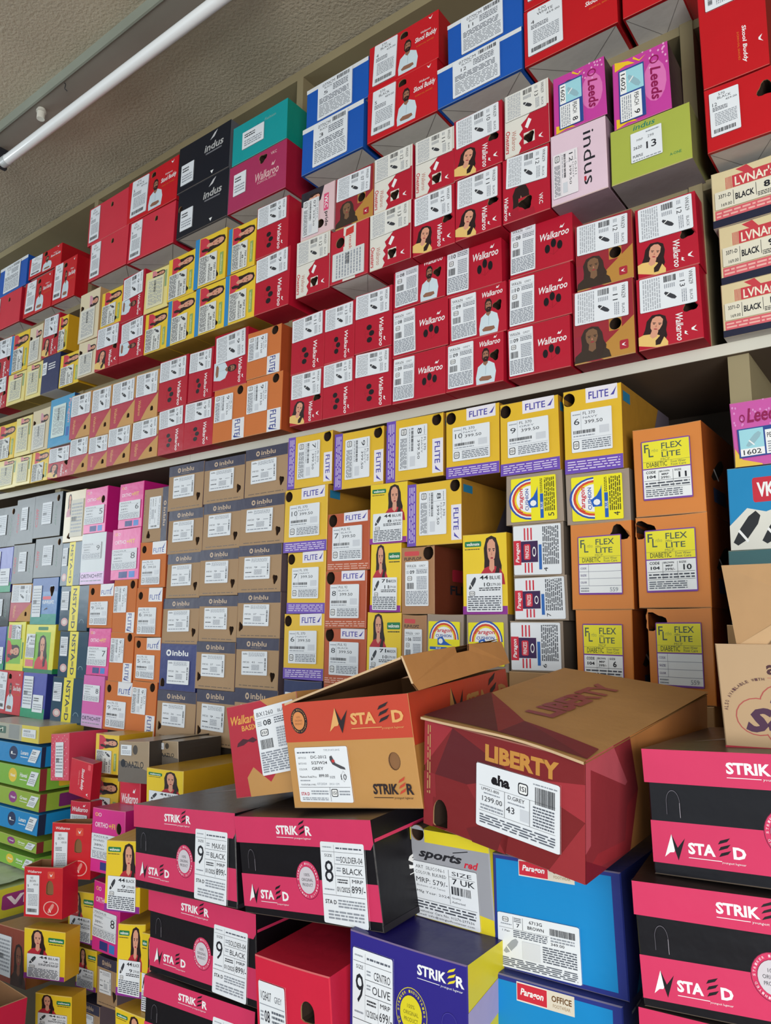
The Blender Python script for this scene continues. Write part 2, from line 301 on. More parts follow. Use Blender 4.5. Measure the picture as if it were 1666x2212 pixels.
@des('kd', 'kraft shoebox with maroon bands', 'kraft shoeboxes with maroon diagonal bands', '#C79A62', '#A06A46', '#C79A62', '#A8764C')
def _(c, lab, o):
    c.P([(.35, 0), (.62, 0), (.9, .75), (1, 1), (.55, 1), (.3, .4)] if not o['r'] else [(.46, 1), (.42, .3), (.44, 0), (1, 0), (1, .3), (.78, .55), (.5, 1)], '#B23348'); lab(.03, .05, .5, .97, st_r); c.T('Walkaroo', .58, .16, .32, .12, '#D4A060', .01, .2); return (.8, .76, .008, .008, 'tab')
@des('sb', 'red school shoebox with man', 'red school shoeboxes with a bearded man', '#C41A26', '#A8141F')
def _(c, lab, o):
    lab(.08, .1, .42, .96, st_sk, t=-.03, **o['lk']); man(c.sub(.44, .06, .72, .72)); c.T('Skool Buddy', .68, .52, .3, .13, WHT, .02, .2); c.T('Walkaroo', .76, .68, .14, .045, WHT, 0, .2); c.T('SCHOOL SHOES', .7, .45, .24, .03, '#D8802C'); bird(c.sub(.86, .88, .93, .96)); return (.52, .87, .012, .009, 'tab')
@des('sp', 'plain glossy red shoebox', 'plain glossy red school shoeboxes', '#CC3A4A', '#A81C30')
def _(c, lab, o): lab(.05, .06, .3, .95, st_sk); return (.6, .8, .008, .009, 'tab')
@des('sw', 'red school shoebox, white lettering', 'red school shoeboxes without a portrait', '#BE1822', '#A0121C')
def _(c, lab, o): lab(.05, .14, .44, .95, st_sk, code='570', col='WHITE'); c.T('Skool Buddy', .68, .5, .3, .1, WHT, .02, .2); c.T('SCHOOL SHOES', .72, .44, .22, .03, '#D8802C'); bird(c.sub(.88, .78, .95, .88)); return None
@des('sr', 'red shoebox, lettering at right', 'red shoeboxes with a label at left', '#C01822', '#A0121C')
def _(c, lab, o): lab(.08, .22, .52, .9, st_sk, col='BLACK', size='12'); return (.9, .68, .014, .014, 'torn')
@des('so', 'red shoebox, sideways school lettering', 'red shoeboxes with sideways school lettering', '#BE1822', '#A0121C')
def _(c, lab, o): lab(.0, .12, .3, .88, st_sk); c.T('Skool Buddy', .56, .62, .34, .08, WHT, .02, .2); c.T('SCHOOL SHOES', .6, .56, .26, .03, '#D8802C'); bird(c.sub(.7, .86, .78, .94)); return None
@des('bl', 'blue shoebox with wide label', 'blue shoeboxes with white top strip', '#1B58B4', '#1A50A8', '#C8C8C4')
def _(c, lab, o): c.R(0, .9, 1, 1, '#DDE0E2'); lab(.2, .06, .76, .97, st_b); c.T('Liberty', .36, .92, .14, .05, '#D06458', .01, .2); return None
@des('vp', 'pale pink shoebox', 'pale pink shoebox', '#DDBFC4', '#C9A8AE')
def _(c, lab, o): c.P([(0, 0), (.28, 0), (.4, .3), (.28, .6), (0, .7)], '#2E2A34'); c.sub(0, 0, 1, 1); woman(c.sub(.02, .1, .35, .6), '#2A2630'); c.R(.2, .7, .55, .84, '#D8527C'); c.T('VKC', .24, .72, .26, .1, WHT, .02); c.T('pride', .58, .72, .3, .12, INK, .01); lab(.2, .08, .95, .56, st_f, code='3577 C', col='BLACK', size='07', paper='#DADDE0'); return (.78, .6, .013, .012, 'circle')
@des('sn', 'red shoebox with white band', 'red shoebox with white band', '#B8283A', '#98202E')
def _(c, lab, o): c.R(0, .35, 1, .68, '#DAD6CE'); c.T('Sneakers', .12, .5, .5, .08, '#B8382C', 0, .2); c.P([(.05, .42), (.18, .4), (.16, .62), (.03, .62)], '#C83A34'); lab(.45, .08, .96, .92, st_x, paper='#D2D4D4'); return (.26, .26, .014, .014, 'circle')
@des('le', 'magenta flowered shoebox', 'magenta shoeboxes with yellow swirls', '#C0409C', '#3A2230')
def _(c, lab, o):
    c.C(.5, .75, .3, .2, '#D873B4'); 
    for k in range(16): c.C(o['rng'].uniform(.0, .3), o['rng'].uniform(.5, .98), .018, .018, '#E6A6D0', 7)
    for a in (0.0, .86): c.P([(a, .05), (a + .05, .3), (a + .12, .42), (a + .1, .25), (a + .14, .05)], '#E8C02C')
    c.P([(.02, .4), (.1, .5), (.06, .62), (.12, .5), (.05, .38)], '#E8C02C')
    lab(.16, .12, .95, .58, st_le, size=o['size']); c.T('Leeds', .3, .68, .48, .18, '#8C1450', .02, .2); c.ring(.19, .76, .06, .08, .25, '#8C1450'); return (.22, .3, .014, .012, 'circle') if o['size'] == '8' else None
def st_le(s, code='1602', size='9', col='PEACH'):
    s.R(0, 0, 1, 1, '#2A4890'); s.R(.03, .05, .46, .96, '#9AD0DC'); sandal(s.sub(.12, .35, .42, .85), '#8FB4C0'); s.R(.03, .05, .46, .3, WHT); s.T(code, .08, .09, .32, .17, INK, .01)
    s.R(.49, .04, .98, .86, WHT); s.T(col, .52, .58, .24, .17, INK, .01); s.T(size, .84, .56, .08, .22, INK, .01); s.greek(.52, .08, .96, .48, 5)
@des('ip', 'pale pink box, vertical lettering', 'pale pink shoebox with vertical lettering', '#DCC3D2', '#A88A9C', None, '#8F7884')
def _(c, lab, o): c.T('indus', .12, .6, .74, .2, INK, .0); c.R(.74, .6, .8, .64, '#B02838'); lab(.3, .05, .92, .5, st_f, code='G-311', col='LIGHT', size='12', paper='#E2DDE2'); return None
@des('ig', 'green shoebox, size 13', 'green shoebox', '#A5B04C', '#7E7E50', '#8C9450', '#8D8588')
def _(c, lab, o): c.T('indus', .3, .86, .28, .1, '#1E7A68', .01, .2); c.T('A-ONE', .74, .16, .14, .05, '#1E7A50', .01); lab(.27, .26, .66, .8, st_ig, t=.0); return None
def st_ig(s, code='', size='', col=''):
    s.T('MRP', .2, .68, .2, .07, INK); s.T('299', .55, .68, .2, .09, '#4A4E58'); s.T('2620', .08, .42, .28, .1, INK, .01); s.T('13', .5, .32, .32, .24, INK, .01); s.T('PURPLE', .06, .14, .32, .09, INK, .01); s.greek(.5, .86, .92, .94, 1); s.greek(.05, .02, .95, .09, 1)
@des('ib', 'black glossy shoebox', 'black shoeboxes with silver lettering', '#20232B', '#5C5E66')
def _(c, lab, o): c.T('indus', .52, .58, .36, .16, '#B4B4B4', .02, .15); c.P([(.62, .8), (.7, .92), (.76, .96), (.7, .84)], '#C8C8CC'); c.R(.55, .52, .85, .55, '#77787E'); c.P([(.66, .12), (.72, .12), (.69, .05)], WHT); lab(.08, .12, .33, .56, st_mini); return (.06, .62, .01, .011, 'circle') if o['i'] == 0 else None
@des('it', 'teal shoebox', 'teal shoebox', '#189A9E', '#108A78')
def _(c, lab, o): c.T('indus', .3, .7, .3, .08, '#3C7A92', .01, .2); c.T('Fashion', .6, .74, .2, .07, '#8AA8A0', 0, .2); lab(.2, .28, .6, .72, st_mini); return None
@des('vk', 'dusty pink school shoebox', 'dusty pink school shoebox', '#A8345E', '#A01C34')
def _(c, lab, o): logo_w(c.sub(.48, .4, .88, .68), '#DDB8B8'); c.T('SCHOOL SHOES', .52, .34, .32, .05, '#DDB8B8', .01); c.T('VKC', .74, .82, .1, .06, '#DDB8B8', .01); lab(.1, .32, .32, .78, st_mini); return (.6, .84, .016, .013, 'torn')
@des('lu', 'cream shoebox, red striped lettering', 'cream shoeboxes with red lettering', '#D6C79E', '#1F2238')
def _(c, lab, o):
    c.R(0, 0, 1, .13, '#20233A'); c.P([(.38, .96), (.55, .99), (.66, .84), (.5, .86)], '#C23E48')
    for k in range(5): c.R(.22 + k * .02, .64, .23 + k * .02, .86, '#C23E48')
    c.R(.32, .64, 1, .86, '#C23E48'); c.T("LVNAr's", .36, .66, .58, .17, '#E8E2CE', .02); lab(.05, .3, .98, .62, st_lu, size=o['size'], paper='#DCD8C6'); c.R(.04, .13, .98, .29, '#D2606A'); c.greek(.06, .15, .96, .27, 2, '#E8B0A8')
    return None
def st_lu(s, code='', size='8', col=''):
    s.T('3371-D', .06, .6, .2, .22, INK, .02); s.T('169.00', .1, .12, .17, .18, INK, .01); s.L(.3, .08, .3, .9, .008, INK); s.T('BLACK', .33, .3, .3, .36, INK, .03); s.L(.66, .2, .66, .92, .008, INK); s.T(size, .78, .48, .1, .36, INK, .03); s.greek(.68, .1, .96, .36, 3, INK)
@des('wy', 'yellow shoebox, woman in red', 'yellow shoeboxes with a woman in red', '#E6C438', '#C79A24', None, '#8F6E22')
def _(c, lab, o):
    if o['i']: c.R(0, 0, 1, .14, '#2E86C4')
    woman(c.sub(.02, .16, .4, .98), '#C8384A'); c.round(.46, .82, .9, .93, .01, .02, '#8CA860'); c.T('walkmate', .5, .845, .34, .06, '#D8D4B0', .01)
    lab(.4, .08 if not o['i'] else .18, .97, .74, st_m, code='7207', col='BLACK', size='8', paper='#D8DAD6'); return (.85, .72, .009, .01, 'torn') if o['rng'].random() > .5 else None
@des('wp', 'pale yellow shoebox', 'pale yellow shoeboxes', '#E4D68C', '#C8A850', None, '#8F7A3C')
def _(c, lab, o): lab(.2, .12, .9, .82, st_x, paper='#DCD8B4'); c.R(.1, .84, .5, .92, '#8CA880'); woman(c.sub(.02, .3, .24, .84), '#D0808A'); return None
@des('cr', 'cream shoebox', 'cream shoeboxes', '#D9CDB0', '#B8956A', None, '#A8906C')
def _(c, lab, o): woman(c.sub(.1, .5, .4, .95), '#C890A0'); lab(.35, .1, .95, .82, st_x, paper='#D8D6CA'); return (.3, .12, .01, .01, 'torn')
@des('nv', 'navy shoebox', 'navy shoeboxes', '#2C3560', '#232A4C')
def _(c, lab, o): lab(.38, .1, .86, .8, st_x) if o['r'] else (lab(.06, .5, .3, .84, st_mini), c.greek(.36, .6, .75, .8, 3, WHT)); return None
@des('sk', 'sky blue shoebox', 'sky blue shoebox', '#4E9CC8', '#24406C')
def _(c, lab, o): lab(.16, .14, .82, .7, st_x, paper='#D0E0DC'); c.T('Paragon', .08, .76, .5, .14, '#D8A8B0', .02, .2); c.R(.66, .76, .84, .88, '#2C64B0'); return None
@des('fk', 'orange-brown shoebox', 'orange-brown shoeboxes with white name tag', '#C9743E', '#A44A24', None, '#8C4424')
def _(c, lab, o):
    if o['r']: lab(.12, .05, .62, .62, st_f, code='FL 52', col='BLACK'); c.R(.62, .62, 1, .98, '#DDDEE2'); c.T('FLITE', .64, .7, .3, .16, '#2E3A88', .01); c.P([(.92, .66), (.98, .92), (.96, .68)], '#2E3A88'); return (.1, .82, .013, .013, 'circle')
    lab(.12, .06, .82, .6, st_f, code='FL 52', col='BLACK'); c.R(.48, .72, 1, 1, '#DDDEE2'); c.T('FLITE', .52, .76, .4, .1, '#3A4A98', .01); c.P([(.86, .86), (.97, .97), (.9, .84)], '#3A4A98'); return (.16, .84, .012, .012, 'circle')
@des('fy', 'yellow-and-purple shoebox', 'yellow shoeboxes with purple band', '#DDB42E', '#A87A2C', '#A08048', '#7A5824')
def _(c, lab, o):
    c.R(0, 0, 1, .17, '#6B4CB0'); c.greek(.05, .03, .95, .15, 4, '#D9CFE8', .4); c.R(.4, .82, .94, 1, '#E2DFE8'); c.T('FLITE', .45, .86, .34, .09, '#4A44A0', .015); c.P([(.82, .87), (.86, .9), (.93, .97), (.88, .87)], '#4A44A0')
    lab(.14, .24, .84, .74, st_f, **o['lk']); return (.1, .89, .013, .014, 'circle')
@des('fo', 'rust shoebox with white tag', 'rust shoeboxes with white name tag', '#B4532E', '#8C3418', '#8C5A40')
def _(c, lab, o): c.R(.4, .82, .96, 1, '#E2DFE8'); c.T('FLITE', .44, .86, .36, .09, '#4A44A0', .015); c.P([(.82, .87), (.86, .9), (.94, .97), (.88, .87)], '#4A44A0'); c.greek(.03, .02, .97, .13, 3, '#D9B0A0', .4); lab(.14, .17, .84, .76, st_f, code='PUL 92', col='BLACK', **o['lk']); return (.13, .88, .014, .016, 'circle')
@des('in', 'tan shoebox with navy band', 'tan shoeboxes with navy top band', '#A88B6C', '#5E5058', '#3C3A50', '#6E5C4C')
def _(c, lab, o):
    c.R(0, .77, 1, 1, '#3B3A50'); c.ring(.3, .885, .045, .055, .55, '#C0A890'); c.T('inblu', .38, .84, .34, .1, '#C0A890', .02); c.greek(.36, .8, .6, .82, 1, '#9A8A7C'); c.greek(.1, .04, .92, .075, 1, '#6E5C4C'); lab(.16, .27, .76, .74, st_i, t=o['rng'].uniform(-.02, .02)); return (.87, .26, .009, .012, 'torn') if o['i'] == 0 else (.09, .25, .008, .012, 'torn')
@des('iv', 'navy shoebox, white lettering', 'navy shoebox with white lettering', '#2A3270', '#222858')
def _(c, lab, o): c.ring(.24, .8, .07, .07, .5, WHT); c.T('inblu', .34, .74, .44, .12, WHT, .02); lab(.24, .14, .84, .64, st_i); return (.1, .16, .01, .012, 'tab')
@des('pc', 'grey box, yellow rainbow label', 'grey cartons with yellow rainbow label', '#9A8C80', '#6C6258', '#8E8478', '#7C7064')
def _(c, lab, o): lab(.05, .1, .92, .9, st_pc, size=o['size'], paper='#E9E02A') if o['r'] else lab(.06, .1, .92, .86, st_pc, size=o['size'], paper='#E9E02A'); return None
def st_pc(s, code='', size='9', col=''):
    for rx, cc in ((.47, '#2C4EA8'), (.43, WHT), (.40, '#D24A2C'), (.35, '#E8D02C'), (.31, WHT)): s.P([(.5 + rx * math.cos(PI * k / 12), .55 + rx * 1.05 * math.sin(PI * k / 12)) for k in range(13)], cc)
    s.T('Paragon', .2, .7, .56, .13, '#C8283C', .02, .2); s.T('CUSHION', .24, .6, .5, .075, '#1E46A0', .02)
    s.P([(.3, .4), (.3, .58), (.45, .62), (.55, .5), (.7, .42), (.78, .4)], '#1E5CB8'); s.C(.4, .5, .07, .07, WHT, 8); s.R(.05, .28, .6, .35, '#1E5CB8'); s.T('BLUE', .25, .29, .16, .05, WHT, .01); s.T(size, .08, .06, .08, .12, INK); s.greek(.2, .03, .95, .26, 6, '#55520E', .55); s.greek(.62, .29, .95, .35, 2, '#55520E')
@des('pp', 'grey box, white princess label', 'grey cartons with white princess label', '#93867A', '#5E554C', '#8E8478', '#A08C70')
def _(c, lab, o): lab(.03, .04, .97, .97, st_pp, size=o['size']); return None
def st_pp(s, code='', size='4', col=''):
    s.R(.2, .84, .7, 1, '#C8283C'); s.T('Paragon', .25, .86, .4, .1, WHT, .02, .2); s.R(.25, .48, .68, .84, '#3A1E4C'); s.round(.3, .64, .62, .78, .03, .03, '#C8283C'); s.T('PRINCESS', .33, .67, .26, .08, WHT, .01); s.ring(.46, .56, .1, .04, .3, WHT)
    for k in range(3): s.R(.04, .6 + k * .07, .24, .63 + k * .07, '#C8283C'); s.R(.7, .6 + k * .07, .95, .63 + k * .07, '#C8283C')
    s.R(.1, .4, .6, .46, '#2C64B0'); s.T(size, .06, .28, .08, .08, INK); s.greek(.2, .04, .96, .38, 9, '#5A5E66', .6)
@des('fx', 'orange shoebox, yellow diabetic label', 'orange shoeboxes with yellow diabetic label', '#D0803C', '#94481E', '#A8683C')
def _(c, lab, o): lab(.13, .17, .84, .85, st_fx, size=o['size'], paper='#7A4A9C'); return (.12, .86, .018, .016, 'torn') if o['i'] == 0 else (.8, .86, .018, .015, 'torn') if o['i'] == 1 else None
def st_fx(s, code='', size='11', col=''):
    s.R(.02, .53, .98, .98, '#E4DC34'); s.R(.02, .03, .98, .51, '#E4E8EA'); g = '#4A5A50'
    s.T('F', .06, .8, .1, .14, g, .01); s.T('L', .15, .72, .1, .14, g, .01); s.T('rtho', .22, .8, .13, .06, '#9AA050'); s.T('FLEX', .42, .84, .42, .1, g, .01); s.T('LITE', .42, .7, .38, .09, g, .01); s.T('rtho', .42, .795, .12, .04, g); s.T('MCP', .4, .645, .18, .04, '#8C9040')
    s.T('DIABETIC', .1, .55, .42, .08, '#2C3A30', .0); s.T('Foot Wear', .6, .59, .3, .04, '#6A7050'); s.T('Foot Care', .6, .545, .3, .04, '#6A7050'); s.L(.02, .64, .98, .64, .004, '#6A7050')
    if size:
        s.T('CODE', .08, .44, .2, .045, INK, .02); s.T('104', .1, .36, .18, .05, INK, .03); s.T('BROWN', .36, .45, .2, .03, INK, .01); s.T('MRP', .4, .4, .14, .03, INK, .02); s.T('399/-', .38, .34, .2, .04, INK, .01); s.T('SIZE', .66, .45, .14, .03, INK, .01); s.T(size, .74, .34, .16 if len(size) > 1 else .09, .09, INK, .02)
        for x in (.34, .63): s.L(x, .2, x, .48, .005, INK)
        s.L(.04, .32, .96, .32, .005, INK); s.greek(.06, .21, .95, .3, 2, '#4A4E58'); s.L(.04, .2, .96, .2, .005, INK); s.greek(.06, .05, .8, .18, 4, '#5A606C')
    else:
        for k, t in enumerate(('CODE', 'SIZE', 'COLOUR')): s.T(t, .05, .43 - k * .12, .14, .035, '#5A4A7C', .01); s.L(.02, .39 - k * .12, .98, .39 - k * .12, .005, '#6A6A80')
        s.L(.24, .15, .24, .51, .005, '#6A6A80'); s.greek(.05, .04, .24, .13, 2); s.T('559', .72, .05, .18, .07, GRY)
@des('of', 'magenta orthopaedic shoebox', 'magenta shoeboxes with large size number', '#D8328C', '#B81C74', None, '#A01860')
def _(c, lab, o): c.ring(.14, .9, .05, .03, .4, '#E8B060'); c.ring(.24, .9, .05, .03, .4, '#E6C0D0'); c.T('ORTHO', .1, .7, .4, .08, '#F0D8E4', .02); c.T('+FIT', .52, .7, .3, .08, '#E8C24C', .02); c.R(.3, .04, .6, .16, '#2C3A80'); c.R(.66, .04, .86, .16, '#3A7CC8'); lab(.03, .2, .92, .6, st_o, **o['lk']); return (.82, .72, .011, .013, 'circle') if o['i'] == 1 else None
@des('os', 'lilac orthopaedic shoebox', 'lilac shoeboxes with large lettering', '#C9A6D0', '#C0589C', None, '#B878B8')
def _(c, lab, o): c.R(0, .25, 1, 1, '#CFD6DA' if o['i'] == 0 else '#D05CA8'); c.T('ORTHO+FIT', .04, .13, .9, .08, '#3C3450', .02); lab(.04, .5, .84, .82, st_o, **o['lk']); c.greek(.05, .06, .9, .1, 1); return None
@des('ff', 'brown flip-flop box', 'brown flip-flop boxes', '#A67A54', '#6A3424', '#A88058')
def _(c, lab, o): c.round(.1, .87, .55, .94, .03, .02, '#C8484C'); c.T('FLIP-FLOPZ', .1, .8, .6, .05, INK, .02); lab(.14, .12, .84, .78, st_w, **o['lk']); return (.82, .9, .014, .016, 'circle') if o['i'] == 0 else None
@des('dk', 'dark glossy shoebox', 'dark glossy shoeboxes', '#222B2D', '#1A2024', None, '#181C20')
def _(c, lab, o): lab(.32, .3, .66, .8, st_x); c.sub(.04, .25, .2, .7, 3).T('Cliff', 0, .2, 1, .6, '#A83848', .03); c.sub(.76, .25, .86, .7, 1).T('Cliff', 0, .2, 1, .5, '#5A7A6C', .01); return (.86, .86, .01, .012, 'circle') if o['i'] == 0 else None
@des('ns', 'navy shoebox, yellow lettered band', 'navy shoeboxes with yellow lettered band', '#1E4258', '#16303F')
def _(c, lab, o): c.R(.36, 0, .66, 1, '#E4D42E'); c.sub(.4, .06, .62, .94, 1).T('NSTA=D', 0, .2, 1, .6, '#26303C', .02); c.ring(.2, .2, .12, .09, .3, '#D8A0A0'); c.C(.2, .2, .08, .06, '#D8C8C4'); c.ring(.8, .18, .08, .08, .15, '#7C98A4', a0=0, a1=PI); lab(.06, .46, .32, .88, st_x); return None
@des('fb', 'blue-green flip-flop box', 'blue-green flip-flop box', '#2A6AA8', '#204A80')
def _(c, lab, o): c.R(0, 0, 1, .22, '#1E8C7C'); c.R(0, .7, 1, 1, '#4E6CA8'); c.round(.44, .53, .76, .6, .02, .02, '#D84858'); c.T('FLIP-FLOPZ', .44, .44, .44, .07, '#D8DCE0', .03); c.P([(.5, .3), (.62, .36), (.74, .3), (.66, .34), (.62, .32), (.56, .34)], '#4A2C34'); lab(.06, .16, .4, .84, st_x); return (.78, .72, .014, .018, 'torn')
@des('pg', 'purple-and-green shoebox', 'purple and green shoeboxes', '#4A50A8', '#2C3478', None, '#1C5C48')
def _(c, lab, o): c.R(0, 0, 1, .22, '#1E9468'); lab(.08, .2, .48, .92, st_x); lab(.52, .14, .94, .52, st_mini, n=1); return None
@des('wg', 'yellow-green box, woman in red', 'yellow and green shoeboxes with a woman in red', '#D8D434', '#B8A42C', '#C8C02C')
def _(c, lab, o): c.R(.34, .06, .86, .84, '#7CB83C'); c.R(0, 0, 1, .08, GRN); c.round(.42, .88, .76, .95, .02, .02, GRN); woman(c.sub(.38, .08, .84, .78), '#C8303C'); lab(.06, .3, .36, .8, st_m); c.R(.06, .12, .34, .26, '#D8707C'); return None
@des('rm', 'red shoebox, white sandal badge', 'red shoeboxes with round white badge', '#C9242C', '#C41E38', '#A86A4C')
def _(c, lab, o): lab(.08, .06, .42, .84, st_sk, code='WH0592', col='BROWN'); c.ring(.72, .2, .2, .14, .12, '#E0B0A8'); sandal(c.sub(.62, .1, .8, .3), '#D89088'); c.T('Walkaroo', .1, .88, .36, .05, WHT, .01, .2); c.round(.62, .78, .8, .92, .02, .02, '#D8503C'); bird(c.sub(.66, .81, .76, .89)); return (.68, .6, .011, .017, 'tab')
@des('wu', 'yellow shoebox, woman portrait', 'yellow shoeboxes with a woman portrait', '#E6C62C', '#C7981E', '#C0962C', '#6E3A70')
def _(c, lab, o):
    c.R(0, 0, 1, .1, '#8C3090'); woman(c.sub(.38, .36, .96, .97) if o['i'] == 0 else c.sub(.08, .4, .6, .99), '#B02838'); c.round(*((.06, .84, .44, .91) if o['i'] == 0 else (.6, .76, .98, .86)), .02, .02, GRN); c.T('walkmate', *((.1, .855, .3, .04) if o['i'] == 0 else (.63, .785, .32, .05)), WHT, .02); c.greek(*((.06, .8, .4, .82) if o['i'] == 0 else (.62, .71, .96, .74)), 1, INK)
    lab(.1, .03, .9, .5, st_m, **o['lk']); return None
@des('dz', 'grey kraft box, stencil lettering', 'grey kraft boxes with stencil lettering', '#A08C72', '#3A3430', '#9C8A72')
def _(c, lab, o): c.P([(0, 0), (1, 0), (1, .3), (.6, .42), (0, .52)], '#6C645C'); c.T('DAAZLO', .22, .36, .62, .16, INK, .01); c.C(.16, .46, .08, .1, INK); lab(.1, .66, .46, .92, st_mini); c.C(.56, .8, .08, .12, '#4A443E'); return None
@des('pd', 'pink dotted shoebox', 'pink dotted shoebox', '#D85068', '#C83C58', '#D8808C')
def _(c, lab, o):
    for k in range(60): c.C(.05 + .9 * ((k * .37) % 1), .03 + .94 * (k / 60), .02, .01, '#F0D0D0', 6)
    lab(.3, .08, .74, .82, st_x); return None
@des('sq', 'small red school shoebox', 'small red school shoeboxes', '#CC1E34', '#A0182A')
def _(c, lab, o): c.T('Skool Buddy', .2, .5, .6, .16, WHT, .02, .2); c.T('SCHOOL SHOES', .28, .4, .4, .05, '#E8B0A8'); c.round(.05, .8, .2, .92, .02, .02, '#E86068'); bird(c.sub(.82, .8, .92, .92)); return None
@des('wr', 'red shoebox with white script', 'red shoeboxes with white script', '#C8203C', '#A01830')
def _(c, lab, o): logo_w(c.sub(.1, .62, .9, .9)); lab(.06, .04, .9, .52, st_x); return None
@des('kg', 'maroon shoebox with dark woman', 'maroon shoeboxes with a dark woman', '#8C4030', '#A87040', '#A87040')
def _(c, lab, o): woman(c.sub(.5, 0, 1, .75), '#3A2420', '#2A1A18', '#7C4C38'); lab(.04, .12, .52, .84, st_x); return None
@des('pl', 'plain brown carton', 'plain brown cartons', '#A8845C')
def _(c, lab, o): return None

# ------------------------------------------------------------------ a shoebox as a thing
def smallwarp(W, H, D, rng, k=.0016, sag=0.0):
    q = {(i, j, l): (rng.uniform(-k, k), rng.uniform(-k, k)) for i in (0, 1) for j in (0, 1) for l in (0, 1)}
    def w(v):
        x, y, z = v; u, t, s = min(1, max(0, x / W)), min(1, max(0, y / D)), min(1, max(0, z / H)); dx = dz = 0
        for (i, j, l), (a, b) in q.items():
            wt = (u if i else 1 - u) * (t if j else 1 - t) * (s if l else 1 - s); dx += a * wt; dz += b * wt
        dz -= sag * 4 * u * (1 - u) * s ** 3
        if s == 0 or z <= 0: dz = 0 if z >= -1e-4 else dz
        return (x + dx, y, z + dz * (1 if s > 0.02 else 0))
    return w
_seed = [7]
def shoebox(name, design, W, H, D, loc, rz=0.0, rx=0.0, ry=0.0, r=False, size='9', i=0, lk=None, label='', group=None, side=None, hole='auto', noise=.0016, open_top=False, extra=None):
    if r and design in ('pc', 'pp'): r = 3
    _seed[0] += 1; rng = random.Random(_seed[0]); d = DES[design] if isinstance(design, str) else design
    root = bpy.data.objects.new(name, None); S.collection.objects.link(root); root.empty_display_size = .03
    root['label'] = label; root['category'] = 'shoebox' if 'bag' not in name else 'bag'
    if group or d['group']: root['group'] = group or d['group']
    warp = smallwarp(W, H, D, rng, noise, rng.uniform(0, .0015)); pg = Geo()
    to3 = lambda u, v, off: (u * W, -off, v * H)
    c = Can(pg, to3, base=2e-5, rng=rng); labs = []
    def lab(x0, y0, x1, y1, st, t=0.0, paper=STK, code=None, n=0, **kw):
        lg = Geo(); base = Can(lg, to3, base=.0022, rng=rng); cc = cw(base, r).sub(x0, y0, x1, y1, 0, t)
        cc.base = .0004; cc.cnt = [0]
        a, b, e_, f, g_, h_ = cc.A                      # backing paper with its own thickness
        cc2 = Can(lg, to3, cc.A, .0022, [0], rng); cc2.round(0, 0, 1, 1, .03, .025, paper, rough=.5)
        pts = [(0, 0), (1, 0), (1, 1), (0, 1)]; P = [(a * x + b * y + e_, f * x + g_ * y + h_) for x, y in pts]
        for k in range(4):
            p, q_ = P[k], P[(k + 1) % 4]; s = .012
            lg.add([to3(p[0], p[1], 0.0), to3(q_[0], q_[1], 0.0), to3(q_[0], q_[1], .0004), to3(p[0], p[1], .0004)], [(0, 1, 2, 3)], mat(paper, .5))
        kk = {}
        if code: kk['code'] = code
        kk['size'] = kw.get('size', size)
        if 'col' in kw: kk['col'] = kw['col']
        st(cc2, **kk); labs.append((lg, 'price_label'))
    hl = d['f'](cw(c, r), lab, dict(r=r, rng=rng, i=i, size=size, lk=lk or {}))
    if hl and r: hl = (hl[1], 1 - hl[0], hl[2], hl[3], hl[4])
    if hole != 'auto': hl = hole
    pc_ = Geo()      # trim the print to the face
    for f, mi in zip(pg.f, pg.mi):
        P = [pg.v[k] for k in f]
        if min(p[0] for p in P) < 0 or max(p[0] for p in P) > W or min(p[2] for p in P) < 0 or max(p[2] for p in P) > H:
            for ax, v_, sg in ((0, .0005, 1), (0, W - .0005, -1), (2, .0005, 1), (2, H - .0005, -1)):
                P = clip(P, ax, v_, sg)
                if len(P) < 3: break
            if len(P) < 3: continue
        pc_.add(P, [tuple(range(len(P)))], pg.m[mi])
    pg = pc_
    if hl:   # leave print off the finger hole
        pg2 = Geo(); hx, hz = hl[0] * W, hl[1] * H
        for f, mi in zip(pg.f, pg.mi):
            P = [pg.v[k] for k in f]; xs = [p[0] for p in P]; zs = [p[2] for p in P]
            if min(xs) < hx + hl[2] and max(xs) > hx - hl[2] and min(zs) < hz + hl[3] and max(zs) > hz - hl[3]:
                cxs, czs = sum(xs) / len(xs), sum(zs) / len(zs)
                if (max(xs) - min(xs)) < .4 * W and (max(zs) - min(zs)) < .4 * H: continue
                # big area: cut a ring of paper around the hole by splitting into four strips
                y = P[0][1]; x0, x1, z0, z1 = hx - hl[2] * 1.05, hx + hl[2] * 1.05, hz - hl[3] * 1.05, hz + hl[3] * 1.05
                for fn, keep in (((lambda p: p[0]), ('lt', x0)), ((lambda p: p[0]), ('gt', x1)), ((lambda p: p[2]), ('lt', z0)), ((lambda p: p[2]), ('gt', z1))):
                    Q = P
                    axis = 0 if keep[1] in (x0, x1) else 2
                    if axis == 2: Q = clip(clip(P, 0, x0, 1), 0, x1, -1)
                    Q = clip(Q, axis, keep[1], 1 if keep[0] == 'gt' else -1)
                    if len(Q) > 2: pg2.add(Q, [tuple(range(len(Q)))], pg.m[mi])
                continue
            pg2.add(P, [tuple(range(len(P)))], pg.m[mi])
        pg = pg2
    rough = .23 if d['body'] in ('#222B2D', '#20232B', '#1E4258', '#CC3A4A', '#D9CDB0') else .33 if d['body'] not in ('#A88B6C', '#C9743E', '#C79A62', '#A8845C', '#9A8C80', '#93867A') else .7
    m_ = lambda h: mat(h, rough, 'film' if rough < .3 else 'print')
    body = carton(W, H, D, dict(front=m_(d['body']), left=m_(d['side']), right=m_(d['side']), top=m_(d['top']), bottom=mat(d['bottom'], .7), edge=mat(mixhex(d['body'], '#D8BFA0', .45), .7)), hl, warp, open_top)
    b = len(body.v); body.v += pg.v
